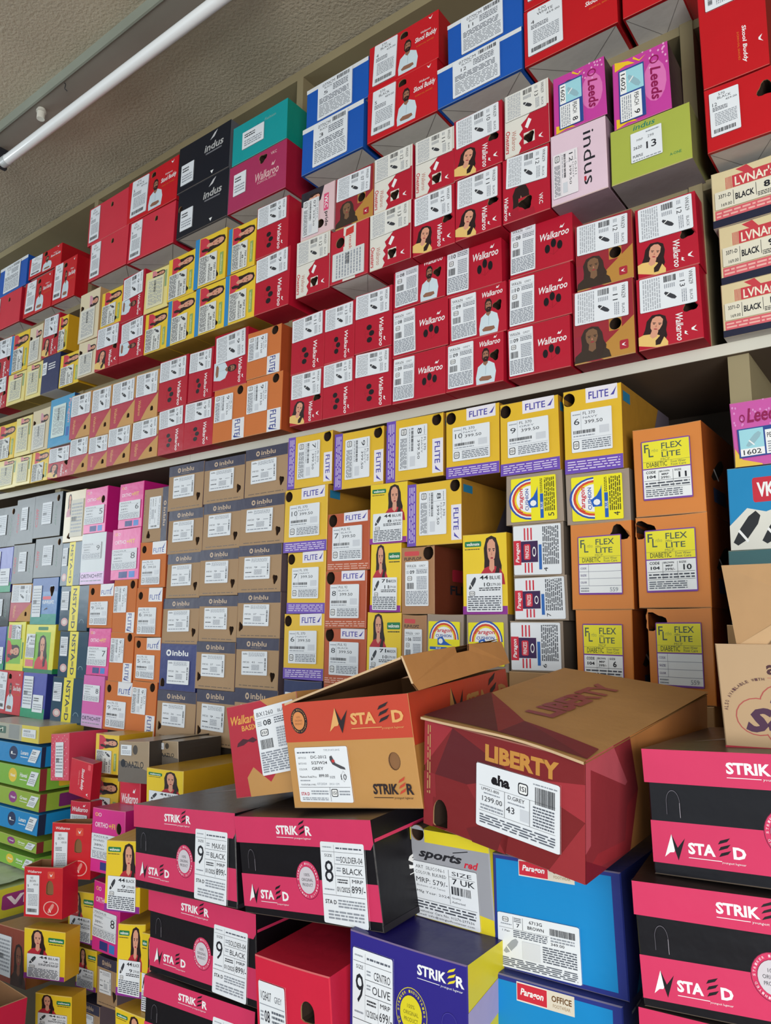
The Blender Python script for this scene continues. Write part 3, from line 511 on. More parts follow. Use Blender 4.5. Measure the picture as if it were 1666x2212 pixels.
    for f, mi in zip(pg.f, pg.mi): body.f.append(tuple(b + k for k in f)); body.mi.append(body.slot(pg.m[mi]))
    if side: side(body, W, H, D, rng)
    if d['bottom'] == '#C9C6C2' and W > .09 and (d['body'][1] in 'BCA1' or d['body'] == '#20232B') and not open_top:
        u = Can(body, lambda a, b_, o: (a * W, b_ * D, -o * .4), base=.0002, rng=rng); u.cnt = [0]; bc = d['side']
        for q in ((0, 0, .03, 1), (.97, 0, 1, 1), (0, 0, 1, .02)): u.P([(q[0], q[3]), (q[2], q[3]), (q[2], q[1]), (q[0], q[1])], bc)
        for q in ((.03, .02, .5, .3), (.97, .02, .5, .3), (.5, .3, .5, 1)): u.L(q[2], q[3], q[0], q[1], .006, '#7E7A7A')
    body.obj('carton', root, warp)
    for lg, nm in labs: lg.obj(nm, root, warp)
    if extra: extra(root, W, H, D, rng)
    root.location = loc; root.rotation_mode = 'QUATERNION'
    root.rotation_quaternion = (Matrix.Rotation(rz, 3, 'Z') @ Matrix.Rotation(rx, 3, 'X') @ Matrix.Rotation(ry, 3, 'Y')).to_quaternion()
    return root
def mixhex(a, b, t):
    return '#' + ''.join('%02X' % round(int(a[i:i + 2], 16) * (1 - t) + int(b[i:i + 2], 16) * t) for i in (1, 3, 5))
def clip(P, ax, v, sgn):
    out = []
    for k in range(len(P)):
        a, b = P[k], P[(k + 1) % len(P)]; da, db = (a[ax] - v) * sgn, (b[ax] - v) * sgn
        if da >= 0: out.append(a)
        if da * db < 0: t = da / (da - db); out.append(tuple(a[q] + (b[q] - a[q]) * t for q in range(3)))
    return out
def face(body, kind, W, H, D, rng):
    to3 = {'R': lambda u, v, o: (W + o, u * D, v * H), 'T': lambda u, v, o: (u * W, v * D, H + o), 'U': lambda u, v, o: (u * W, (1 - v) * D, -o), 'F': lambda u, v, o: (u * W, -o, v * H)}[kind]
    return Can(body, to3, base=.0003, rng=rng)
# ------------------------------------------------------------------ the room
D0 = 1.4                                   # distance from the eye to the shelf fronts
def at(px, py, Y):
    v = (px - CX, py - CY, FPX); x, y, z = (sum(M[k][j] * v[j] for j in range(3)) for k in range(3)); return x / y * Y, z / y * Y + EYE
def struct(name, g):
    o = g.obj(name); o['kind'] = 'structure'; return o
SZ = dict(S1=.867 * D0 + EYE, S2=.612 * D0 + EYE, H1=.377 * D0 + EYE, H3=-.222 * D0 + EYE)
CEIL = EYE + 1.655
BRD, EDG = mat('#9E9272', .6, 'board'), mat('#DAD8CC', .55, 'board')
g = Geo(); g.box((-9, -3.2, -.1), (4, 2.1, 0), mat('#8C8478', .6, 'board')); struct('floor', g)
g = Geo(); g.box((-9, -3.2, CEIL), (4, 2.1, CEIL + .1), mat('#CDC3AE', .75, 'plaster')); struct('ceiling', g)
g = Geo(); g.box((-9, 1.8, 0), (4, 1.9, CEIL), mat('#8E8676', .8, 'plaster')); struct('wall_back', g)
g = Geo(); g.box((3.9, -3.2, 0), (4, 1.8, CEIL), mat('#A8A294', .8, 'plaster')); struct('wall_right', g)
shelf = bpy.data.objects.new('wall_shelving', None); S.collection.objects.link(shelf); shelf.location = (0, 0, 0)
shelf['label'] = 'grey laminate wall shelving packed with shoeboxes, reaching the ceiling'; shelf['category'] = 'shelving'
XU = (-2.471, -1.401, -.323, .75); XL, XR, YB = -6.2, 1.8, D0 + .37
def part(name, a, b, m):
    g = Geo(); g.box(a, b, m); return g.obj(name, shelf)
part('top_board', (XL, D0, EYE + 1.612), (XR, YB, EYE + 1.642), BRD)
for k in ('S1', 'S2'): 
    for a, b in zip((XL,) + XU, XU + (XR,)):
        if k == 'S2' and a == XU[2]: continue
        part('shelf_board', (a + .0125, D0 + .004, SZ[k] - .02), (b - .0125, YB, SZ[k]), BRD)
R3 = at(1529, 331, D0 - .08)[1]
part('shelf_board', (XU[2] + .0125, D0 + .004, R3 - .02), (XU[3] - .0125, YB, R3), BRD)
LB = mat('#75675A', .6, 'board')  # board brown darkened to carry the shade beneath the long shelf
part('long_shelf', (XL, D0 + .003, SZ['H1'] - .0225), (-1.82, YB, SZ['H1']), LB); part('long_shelf', (-1.8185, D0 + .003, SZ['H1'] - .0225), (XR, YB, SZ['H1']), LB)
part('edge_strip', (XL, D0, SZ['H1'] - .0225), (-1.82, D0 + .003, SZ['H1']), EDG); part('edge_strip', (-1.8185, D0, SZ['H1'] - .0225), (XR, D0 + .003, SZ['H1']), EDG)
for x in XU: part('upright_panel', (x - .0125, D0, SZ['H1']), (x + .0125, YB, EYE + 1.612), BRD)
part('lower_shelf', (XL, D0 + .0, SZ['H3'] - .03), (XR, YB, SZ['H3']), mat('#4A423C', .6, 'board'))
part('back_panel', (XL, YB, 0), (XR, YB + .012, EYE + 1.642), mat('#4A3F36', .7, 'board'))  # panel colour darkened, putting the shade of the compartments into it
for x in (-3.9, -2.6, -.27, .9): part('lower_upright', (x - .018, D0 + .012, SZ['H3']), (x + .018, YB, SZ['H1'] - .0225), BRD)
# counter that carries the loose piles in front of the shelving
CZ = EYE - 1.03
g = Geo(); g.box((-5.2, .50, CZ - .03), (1.4, 1.76, CZ), mat('#8A8274', .5, 'board')); cn = g.obj('counter'); cn['label'] = 'low laminate counter under the loose piles of shoeboxes'; cn['category'] = 'counter'
g = Geo(); g.box((-5.15, .55, 0), (1.35, 1.74, CZ - .03), mat('#6E675C', .6, 'board')); g.obj('cabinet', cn)
# fluorescent fitting
t = bpy.data.objects.new('tube_light', None); S.collection.objects.link(t); t.location = (-1.85, 1.03, CEIL); t['label'] = 'long fluorescent tube on a dusty metal batten fixed to the ceiling'; t['category'] = 'light fitting'
def tp(name, fn):
    g = Geo(); fn(g); o = g.obj(name, t, smooth=name == 'tube'); o.matrix_parent_inverse = Matrix.Translation(-Vector(t.location)); return o
MT, DK, GL = mat('#9A948A', .45, 'board'), mat('#34363C', .5, 'board'), mat('#EFF2F4', .12, 'plain')
def batten(g):
    g.box((-2.50, .985, CEIL - .035), (-1.15, .991, CEIL), mat('#9FA79C', .4, 'board')); g.box((-2.50, .991, CEIL - .030), (-1.15, 1.075, CEIL), MT); g.box((-2.52, .985, CEIL - .035), (-2.50, 1.075, CEIL), mat('#9FA79C', .4, 'board'))
tp('batten', batten)
TZ = EYE + 1.572
def tubef(g): g.tube((-2.43, 1.045, TZ), (-1.23, 1.045, TZ), .0165, GL, 28, False)
tp('tube', tubef)
for x0, x1 in ((-2.462, -2.43), (-1.23, -1.198)):
    tp('end_cap', lambda g: g.tube((x0, 1.045, TZ), (x1, 1.045, TZ), .0175, mat('#B9BEC0', .3, 'plain'), 24))
    tp('lamp_holder', lambda g: g.box((x0 - .016, 1.03, TZ - .018), (x0 - .001, 1.06, CEIL - .03), DK) if x0 < -2 else g.box((x1 + .001, 1.03, TZ - .018), (x1 + .016, 1.06, CEIL - .03), DK))
tp('starter', lambda g: (g.tube((-2.167, 1.018, CEIL - .03), (-2.167, 1.018, CEIL - .065), .012, mat('#D8D6CC', .5, 'plain'), 18), g.tube((-2.167, 1.018, CEIL - .036), (-2.167, 1.018, CEIL - .042), .015, mat('#C8C6BC', .5, 'plain'), 18)))
tp('wire', lambda g: [g.tube((-2.0 + .004 * math.sin(k), 1.0 + .001 * k, CEIL - .03 - .003 * k), (-2.0 + .004 * math.sin(k + 1), 1.001 + .001 * k, CEIL - .033 - .003 * k), .0012, DK, 6) for k in range(8)])
# ------------------------------------------------------------------ boxes on the shelves
CR = dict(A=(0, 450, .2521), B=(0, 740, .2521), C=(380, 180, .18983), D=(150, 400, .18987), E=(380, 540, .18983), F=(620, 0, .31212), G=(620, 380, .28812), H=(1060, 0, .36375), I=(1060, 420, .36375),
          J=(0, 1040, .25316), K=(330, 930, .30303), L=(600, 880, .2983), M=(960, 820, .2983), N=(1220, 820, .3799), O=(0, 1560, .29464), P=(80, 1560, .29484), Z=(0, 0, 1.0))
def pix(c, x, y): o = CR[c]; return o[0] + x * o[2], o[1] + y * o[2]
BAYS = [  # (place phrase, shelf height, stand-out from the shelf front, columns from the left, each bottom to top)
 ('top shelf, far left bay', 'S1', .054, [
  ['A -60 800 165 980 sp', 'A 2 530 245 705 bl:12'], ['A 185 668 442 840 sb:6', 'A 250 440 505 500 sb:6'], ['A 452 500 740 690 sb:7']]),
 ('middle shelf, far left bay', 'S2', .066, [
  ['B -45 325 52 560 ^ww', 'A -50 1150 88 1418 ^ww'], ['B 60 290 205 530 ^wp', 'A 92 1105 245 1362 ^wy::1'], ['B 215 205 345 482 ^wp', 'A 240 1040 362 1290 ^cr'], ['B 350 140 498 410 nv::1', 'A 362 955 495 1240 ^ww'],
  ['B 503 120 655 372 ^wy', 'A 497 940 662 1190 ^wy']]),
 ('lowest shelf, far left bay', 'H1', .05, [
  ['B -20 1020 120 1305 ^wp', 'B -18 720 122 985 ^wy'], ['B 133 985 255 1282 ^wp', 'B 127 658 268 932 ^wp'], ['B 258 945 398 1240 ^wy', 'B 262 598 415 885 ^cr'], ['B 408 915 575 1212 ^ww', 'B 418 500 605 842 ^sk']]),
 ('top shelf, left bay', 'S1', .076, [
  ['D 240 680 650 900 sp', 'D 228 280 645 455 sp::1'], ['D 675 440 1165 650 sp', 'Z 279 397 383 415 sb:5'], ['C 25 1260 580 1500 ib::0', 'C 30 760 600 945 ib::1'], ['C 600 970 1237 1190 vk', 'C 645 520 1250 620 it']]),
 ('middle shelf, left bay', 'S2', .085, [
  ['D 100 1805 285 2140 ^cr', 'D 130 1260 315 1665 ^cr'], ['D 305 1655 555 2040 ^ww', 'D 373 1238 590 1555 ^wy'], ['D 572 1580 840 1950 ^wmr', 'D 597 1070 838 1440 ^wmr'], ['D 846 1485 1100 1840 ^wy', 'D 850 1010 1105 1342 ^wp'],
  ['D 1108 1335 1420 1722 ^wy::1', 'D 1115 862 1415 1182 ^wy'], ['E 212 455 545 840 ^wy::1', 'C 218 1800 555 2185 ^wy::1'], ['E 548 305 888 720 ^wy::1', 'C 600 1672 902 2008 ^wy::1'], ['E 892 110 1272 572 ^wd', 'C 905 1430 1255 1835 ^wd']]),
 ('lowest shelf, left bay', 'H1', .05, [
  ['B 595 835 745 1160 ^kd', 'B 620 460 772 790 ^kd'], ['B 745 822 910 1120 ^kd', 'B 780 410 940 732 ^kd'], ['B 920 748 1110 1085 ^kd', 'B 952 355 1148 672 ^kd'], ['B 1122 685 1342 1012 ^kd', 'B 1155 285 1338 610 ^kd'],
  ['B 1352 590 1560 960 ^wd', 'B 1365 170 1580 550 ^wd'], ['Z 400 872 459 962 ^wd', 'E 155 1180 408 1665 ^wd'], ['E 415 1612 780 2155 ^fk', 'E 428 985 788 1425 ^wmr'], ['E 790 1488 1190 2065 ^fk', 'E 818 955 1180 1365 ^fk']]),
 ('top shelf, centre bay', 'S1', .082, [
  ['F 108 908 525 985 bl:3', 'F 135 630 558 682 bl:5'], ['F 558 655 1037 785 sb:5:0:size=5', 'F 562 335 1042 430 sb:4:0:size=4'], ['F 1042 488 1630 482 bl:12', 'F 1108 180 1634 168 bl:11'], ['H 190 75 758 142 sw:4', 'H 190 -235 757 -168 sw:5'], ['H 768 -210 1140 -10 ^so']]),
 ('middle shelf, centre bay', 'S2', .094, [
  ['G 72 508 310 818 ^on:12', 'G 108 143 348 400 ^vp'], ['G 330 428 608 695 ^sn', 'F 340 1248 596 1490 ^kw:07'], ['G 622 300 928 612 ^on:13', 'F 600 1112 864 1380 ^on:12'], ['G 938 170 1250 498 ^ww:12', 'F 882 985 1152 1275 ^on:11'],
  ['F 1162 1250 1476 1530 ^ww:11', 'F 1152 838 1492 1112 ^ww:10'], ['H 62 955 350 1212 ^wv:12', 'H 78 578 352 852 ^on:13'], ['H 350 818 700 1110 ^ip', 'H 368 468 690 695 ^le:8'], ['H 702 785 1195 945 ig', 'H 715 380 1070 625 ^le:9']]),
 ('lowest shelf, centre bay', 'H1', .054, [
  ['G 25 1495 262 1840 ^ww:11', 'G 33 1080 273 1425 ^wd:11'], ['G 268 1418 500 1778 ^wd:12', 'G 280 1000 502 1335 ^wd:13'], ['G 505 1342 780 1705 ^wd:10', 'G 507 903 782 1245 ^wd:09'],
  ['G 788 1368 1182 1630 wd:09', 'G 787 1018 1200 1270 wd:08', 'G 797 678 1188 900 wm:08'], ['G 1188 1275 1622 1535 wm:09:1', 'G 1212 910 1642 1155 wm:09', 'G 1182 523 1605 772 wd:10'],
  ['I 97 805 478 1035 wd:09', 'I 100 508 480 700 wd:10', 'I 108 202 490 382 wd:08'], ['I 480 588 858 935 ^kw:11', 'I 497 190 848 487 ^kw:12'], ['I 856 510 1265 862 ^ww:13', 'I 852 92 1238 402 ^ww:12']]),
 ('right bay', 'R3', .08, [['Z 1520 196 1678 279 sr:12', 'Z 1505 -30 1664 137 ^so']]),
 ('lowest shelf, right bay', 'H1', .03, [['Z 1557 616 1700 698 lu:10', 'Z 1551 493 1697 576 lu:9', 'Z 1535 379 1690 447 lu:8']]),
 ('below long shelf', 'H3', .03, [
  ['J -20 1605 175 2005 sb:7', 'J -80 1235 40 1600 pg', 'J -80 950 85 1235 dk::1', 'J -80 575 90 945 pg', 'J -80 240 125 570 dk'],
  ['J 185 1625 370 2035 pg', 'J 50 1195 200 1608 ^wg', 'J 92 878 262 1198 ^kd', 'J 98 545 272 868 dk::1', 'J 142 160 285 535 dk::1'],
  ['J 445 1665 700 2050 ns', 'J 205 1220 440 1622 wg', 'J 272 828 498 1215 fb', 'J 290 490 510 812 dk::0', 'J 290 130 510 460 dk::0'],
  ['J 702 1648 880 2060 os:8:1', 'J 510 1275 735 1655 ns', 'J 508 895 738 1268 ns', 'J 510 528 690 880 ns', 'J 560 95 715 500 cr'],
  ['J 880 1698 1108 2095 fk', 'J 745 1250 920 1640 of:7:0:size=7', 'J 748 882 955 1222 fk', 'J 690 455 875 858 os:9', 'J 722 72 898 425 of:5:1:size=5'],
  ['J 1120 1700 1325 2120 ^fk', 'J 940 1290 1130 1690 ^fk', 'J 965 845 1155 1270 ^fk', 'J 960 415 1185 805 of:8:0:size=8', 'J 1025 30 1210 375 of:6:0:size=6'],
  ['K 20 1845 290 2150 in:36:1', 'J 1138 1325 1358 1690 fk:5', 'J 1160 912 1380 1300 fk:6', 'J 1185 525 1412 898 fk:6', 'J 1215 72 1415 505 ^in'],
  ['K 313 1840 568 2165 in::1', 'K 48 1518 302 1825 iv:36', 'K 62 1198 312 1500 in', 'K 98 885 328 1180 in:36', 'K 102 580 345 850 in:36', 'K 108 262 352 538 in:36'],
  ['K 583 1835 882 2168 in:37', 'K 308 1503 575 1832 in:37:1', 'K 330 1180 595 1490 in', 'K 335 858 605 1160 in', 'K 352 528 622 828 in', 'K 362 220 640 508 in'],
  ['L 43 1965 308 2440 nv', 'K 592 1478 885 1830 in:41', 'K 595 1158 900 1465 in:37:1', 'K 605 828 905 1140 in', 'K 620 488 928 800 in', 'K 662 142 952 455 in'],
  ['L 325 2000 636 2395 fo:9', 'L 42 1495 320 1968 fy:6:0:size=6', 'L 72 1055 338 1490 fy:7:0:size=7', 'L 48 602 350 1040 fy:10:0:size=10', 'L 80 225 390 582 ^fy:7'],
  ['L 632 1985 888 2400 wu:9:1', 'L 335 1600 636 1990 fo:8', 'L 345 1190 645 1588 fo:8', 'L 360 775 662 1175 fo:7', 'L 405 198 755 505 ^fy:9'],
  ['L 890 1970 1075 2400 pl', 'L 640 1485 888 1968 wu:10:1:code=71:col=MAROON', 'L 670 995 885 1478 wu:11:1:code=71:col=MAROON', 'L 665 565 935 975 wu:8', 'L 785 112 1195 545 ^fy:8'],
  ['L 1080 1870 1345 2400 pl', 'L 895 1503 1075 1970 ff:06:1', 'L 890 1015 1128 1490 ff:09', 'L 940 560 1350 1000 ^fy:8', 'M 10 240 398 722 fy:10:0:size=10'],
  ['M 150 2110 455 2560 pl', 'L 1078 1498 1345 1870 pc:9', 'M 110 1130 455 1690 wu:10', 'M 402 188 840 690 fy:9:0:size=9:col=GREY'],
  ['M 465 2110 865 2560 pl', 'M 150 1702 462 2110 pc:8', 'M 500 1430 895 1738 ^pp:7', 'M 490 1055 870 1340 ^pp:4', 'M 440 700 862 1010 ^pc:5', 'M 860 95 1305 662 fy:6:0:size=6'],
  ['N 60 1845 420 2180 pl', 'M 468 1745 868 2100 ^pp:6', 'N 60 1310 400 1840 fx:6:2:size=6', 'N 28 828 398 1302 fx::1:size=', 'M 875 690 1348 1030 ^pc:4'],
  ['N 465 1835 865 2180 pl', 'N 462 1300 862 1830 fx::0:size=', 'N 400 785 838 1280 fx:10:0', 'N 382 288 805 752 fx:11:3']]),
]
NUM = ('bottom', 'second', 'third', 'fourth', 'fifth', 'sixth'); ORD = ('first', 'second', 'third', 'fourth', 'fifth', 'sixth', 'seventh', 'eighth', 'ninth', 'tenth', 'eleventh', 'twelfth', 'thirteenth', 'fourteenth', 'fifteenth', 'sixteenth', 'seventeenth', 'eighteenth', 'nineteenth')
SZ['R3'] = R3
def parse(s):
    f = s.split(); c = f[0]; x0, y0, x1, y1 = map(float, f[1:5]); o = f[5].split(':'); d = dict(r=o[0][0] == '^', k=o[0].lstrip('^'), size=o[1] if len(o) > 1 and o[1] else '9', i=int(o[2]) if len(o) > 2 and o[2] else 0, lk={})
    for e in o[3:]: a, b = e.split('='); d['lk'][a] = b
    if d['k'] == 'wu' : d['lk'].setdefault('size', d['size'])
    if d['k'] in ('fx',) : d['size'] = d['lk'].get('size', d['size'])
    return d, pix(c, x0, y0), pix(c, x1, y1)
rng0 = random.Random(11)
TALLY = {}
for place, lev, p, cols in BAYS:
    Y = D0 - p; items = []; sz = SZ[lev]
    for ci, col in enumerate(cols):
        for ri, s in enumerate(col):
            d, a, b = parse(s); x0, z1 = at(a[0], a[1], Y); x1, z0 = at(b[0], b[1], Y); items.append(dict(d=d, x=[x0, x1], z=[z0, z1], ci=ci, ri=ri))
    for u in items:                                  # neighbours share the gap between them
        for v in items:
            if u is v: continue
            zo = min(u['z'][1], v['z'][1]) - max(u['z'][0], v['z'][0]); xo = min(u['x'][1], v['x'][1]) - max(u['x'][0], v['x'][0])
            if zo > .02 and 0 < xo < .07 and u['x'][0] < v['x'][0]: m = (u['x'][1] + v['x'][0]) / 2; u['x'][1] = m - .0006; v['x'][0] = m + .0006
    if lev != 'H3':
        for u in items:
            for xu in XU[:1]:
                if u['x'][0] < xu < u['x'][1] and min(xu - u['x'][0], u['x'][1] - xu) > .05:
                    if xu - u['x'][0] > u['x'][1] - xu: u['x'][1] = xu - .0135
                    else: u['x'][0] = xu + .0135
    items.sort(key=lambda q: q['z'][0]); done = []
    for u in items:
        sup = [v for v in done if min(u['x'][1], v['x'][1]) - max(u['x'][0], v['x'][0]) > .012 and abs(v['z'][1] - u['z'][0]) < .075]
        if u['ri'] == 0: u['z'][0] = sz
        elif sup: u['z'][0] = max(v['z'][1] for v in sup) + .0004
        if u['z'][0] < sz: u['z'][0] = sz
        done.append(u)
    for u in items:
        d = u['d']; w = u['x'][1] - u['x'][0]; h = u['z'][1] - u['z'][0]
        if h < .03: h = .03
        x0 = u['x'][0] + .0004; w -= .0008
        extra = 'size ' + d['size'] if d['size'] != '9' and d['size'] and d['k'] in ('wd', 'wm', 'ww', 'on', 'kw', 'sb', 'bl', 'fy', 'fo', 'fx', 'of', 'le', 'pc', 'pp', 'lu', 'wu') and lev != 'x' else ''
        look = DES[d['k']]['look']; place2 = place
        top = 'top' if u['ri'] == len(cols[u['ci']]) - 1 and len(cols[u['ci']]) > 1 else NUM[u['ri']] + (' up' if u['ri'] else '')
        lb = f"{look}, {top}, {ORD[u['ci']]} stack from left, {place2}" if len(cols) > 1 else f"{look}, {top} of stack, {place2}"
        if extra and len((lb + ' ' + extra).split()) <= 16: lb = lb.replace(look, look + ' ' + extra, 1) if ',' not in look else lb.replace(look, look + ', ' + extra, 1)
        TALLY[lb] = TALLY.get(lb, 0) + 1
        side = None
        if d['k'] == 'so' and lev == 'S1':
            def side(b, W, H, D, r): face(b, 'U', W, H, D, r).sub(.1, .05, .95, .55, 2).sub(0, 0, 1, 1, 1).T('Skool Buddy', .1, .3, .8, .5, '#DDD4D0', .02, .2)
        if d['k'] == 'wmr' or (d['k'] == 'wd' and lev == 'S2' and 0):
            def side(b, W, H, D, r): face(b, 'U', W, H, D, r).sub(.1, .3, .9, .7, 2).T('WalkarOO', .1, .2, .8, .5, '#C07078', .01, .2)
        if d['k'] == 'ff':
            def side(b, W, H, D, r): f = face(b, 'R', W, H, D, r); f.round(.25, .5, .9, .68, .02, .02, '#A8283C'); f.T('FLIP-FLOPZ', .22, .3, .8, .14, INK, .03)
        if d['k'] == 'fy':
            def side(b, W, H, D, r): f = face(b, 'R', W, H, D, r); f.P([(.42, 0), (.75, 1), (1, 1), (1, 0)], '#6E6470'); f.T('F', .72, .28, .12, .36, '#2A2A38', .02); f.R(.03, .8, .16, .92, '#2A78A0')
        if d['k'] == 'fx':
            def side(b, W, H, D, r): f = face(b, 'R', W, H, D, r); sandal(f.sub(.15, .4, .5, .7), '#2A2420'); f.R(.2, .16, .5, .32, '#3A4A70')
        if d['k'] == 'of':
            def side(b, W, H, D, r): f = face(b, 'R', W, H, D, r); f.ring(.3, .86, .08, .05, .4, '#E8B060'); f.ring(.48, .86, .08, .05, .4, '#E8C8D0'); f.R(.2, .16, .5, .3, '#2A3060'); f.R(.55, .16, .8, .3, '#A87060'); f.R(.2, .06, .7, .1, '#E0A040')
        if d['k'] == 'wg':
            def side(b, W, H, D, r): f = face(b, 'R', W, H, D, r); f.R(0, 0, 1, .1, GRN); f.greek(.1, .2, .95, .85, 9, '#8A8C30', .3)
        jit = rng0.uniform(-.004, .004); yaw = rng0.uniform(-.012, .012)
        dep = .26 if lev != 'H3' else (.30 if d['k'] in ('fy', 'fx', 'ff') else .27)
        if d['k'] in ('bl', 'sb', 'sp', 'sw', 'so', 'ib', 'vk', 'it', 'sr'): dep = .31
        if w < .02: print('THIN', lb, w); continue
        shoebox('shoebox', d['k'], w, h, dep, (x0, Y + abs(jit), u['z'][0]), rz=yaw * (1.2 if x0 < -1.9 else .35), rx=rng0.uniform(-.008, .008) * (x0 < -1.9), r=d['r'], size=d['size'] or '', i=d['i'], lk=d['lk'], label=lb, side=side, noise=.0013)
for lb, n in TALLY.items():
    if n > 1: print('DUP', lb)
    if len(lb.split()) > 16: print('LONG', len(lb.split()), lb)
# ------------------------------------------------------------------ designs of the loose cartons
def strik(c, col=WHT, slash=BLK, sub_=True):
    c.T('STRIK', 0, .34, .62, .42, col, .035); c.T('R', .82, .34, .17, .42, col, .035)
    for k in range(3): c.P([(.64, .34 + k * .22), (.78, .46 + k * .22), (.82, .6 + k * .22), (.68, .46 + k * .22)], slash)
    if sub_: c.R(0, .2, .48, .225, col); c.T('youngest legwear', .5, .14, .46, .12, col, 0, .1)
def nstaed(c, col=WHT, slash=BLK):
    c.P([(0, .1), (.1, .95), (.15, .5), (.12, .3), (.07, .28)], col); c.P([(.1, .95), (.13, .4), (.17, .02), (.27, .85), (.17, .48)], slash)
    c.T('STA', .3, .3, .33, .42, col, .04); c.T('D', .84, .3, .15, .42, col, .04)
    for k in range(3): c.P([(.67, .32 + k * .22), (.78, .44 + k * .22), (.82, .58 + k * .22), (.7, .46 + k * .22)], slash)
    c.R(.3, .16, .7, .185, col); c.T('youngest legwear', .7, .08, .28, .1, col, 0, .1)
def seal(c, rim=PNK, face_='#C9C4CC', ink=INK, txt='#E8C0CC', edge='#6E1838'):
    c.C(.5, .5, .5, .5, edge, 28); c.C(.5, .5, .485, .485, rim, 28)
    s = 'STRIKER INDUSTRIES PRIVATE LIMITED '
    for k, ch in enumerate(s):
        if ch == ' ': continue
        a = PI - 2 * PI * k / len(s); q = c.sub(.5 + .42 * math.cos(a) - .03, .5 + .42 * math.sin(a) - .03, .5 + .42 * math.cos(a) + .03, .5 + .42 * math.sin(a) + .03, 0, a - PI / 2); q.T(ch, .1, .1, .8, .9, txt, .02)
    c.C(.5, .5, .35, .35, face_, 24); c.T('100%', .38, .6, .24, .08, ink); c.T('ORIGINAL', .26, .47, .48, .08, ink); c.T('PRODUCT', .28, .34, .44, .08, ink)
@des('st', '', 'black and pink sports shoe cartons', '#121016', '#121015', '#2A2528', '#121016')
def _(c, lab, o):
    c.R(0, .08, 1, .42, PNK); strik; nstaed(c.sub(.05, .11, .37, .33)); seal(c.sub(.44, .22, .61, .6)); c.ring(.1, .58, .028, .1, .05, '#6A6670', a0=-.1, a1=PI); c.R(.072, .48, .0735, .58, '#6A6670'); c.R(.126, .46, .128, .58, '#A09AA4')
    if not o['lk'].get('nolab'): lab(.635, .02, .93, .8, st_s, t=-.035, **{k: v for k, v in o['lk'].items()})
def st_lid(root, W, H, D, rng):
    g = Geo(); h0 = .74 * H; y0 = -.0022; x0, x1 = -.0022, W + .0022; z1 = H + .002
    g.add([(x0, y0, h0), (x1 - .006, y0, h0), (x1, y0, h0 + .008), (x1, y0, z1), (x0, y0, z1)], [(0, 1, 2, 3, 4)], mat(PNK, .36)); g.add([(x0, y0, z1), (x1, y0, z1), (x1, D + .002, z1), (x0, D + .002, z1)], [(0, 1, 2, 3)], mat('#2E2829', .3))
    g.add([(x1, y0, h0 + .008), (x1, D + .002, h0 + .008), (x1, D + .002, z1), (x1, y0, z1)], [(0, 1, 2, 3)], mat('#121016', .4)); g.add([(x0, y0, h0), (x0, D + .002, h0), (x0, D + .002, z1), (x0, y0, z1)], [(3, 2, 1, 0)], mat('#121016', .4))
    g.add([(x0, D + .002, h0), (x1, D + .002, h0), (x1, D + .002, z1), (x0, D + .002, z1)], [(3, 2, 1, 0)], mat('#121016', .4))
    g.add([(x1 + .0003, 0, h0 + .009), (x1 + .0003, D, h0 + .009), (x1 + .0003, D, h0 + .013), (x1 + .0003, 0, h0 + .013)], [(0, 1, 2, 3)], mat(PNK, .36))
    c = Can(g, lambda u, v, o: (u * W, y0 - o, v * H), base=.0001, rng=rng); strik(c.sub(.33, .77, .6, .99))
    t = Can(g, lambda u, v, o: (u * W, v * D, z1 + o), base=.0001, rng=rng); t.P([(.1, .3), (.3, .62), (.34, .5), (.62, .9), (.4, .45), (.34, .55)], '#8A8488')
    g.obj('lid', root)
def st_side(b, W, H, D, r): f = face(b, 'R', W, H, D, r); strik(f.sub(.2, .3, .84, .62)); f.R(0, .0, 1, .05, '#1F1C22')
@des('ki', '', None, '#B98A50', '#B8402A', '#8E6038', '#9C7444')
def _(c, lab, o):
    c.R(0, .62, 1, 1, '#BE4430'); seal(c.sub(.06, .7, .2, .95), '#2A2024', '#D08850', '#7A4A30', '#B98A50', '#2A2024'); nstaed(c.sub(.38, .68, .96, .94), '#D9A566', '#2A2024'); strik(c.sub(.66, .06, .96, .28), '#2A2024', '#BE4430')
    lab(.07, .06, .5, .57, st_k, t=.0)
    return (.84, .42, .0095, .0115, 'circle')
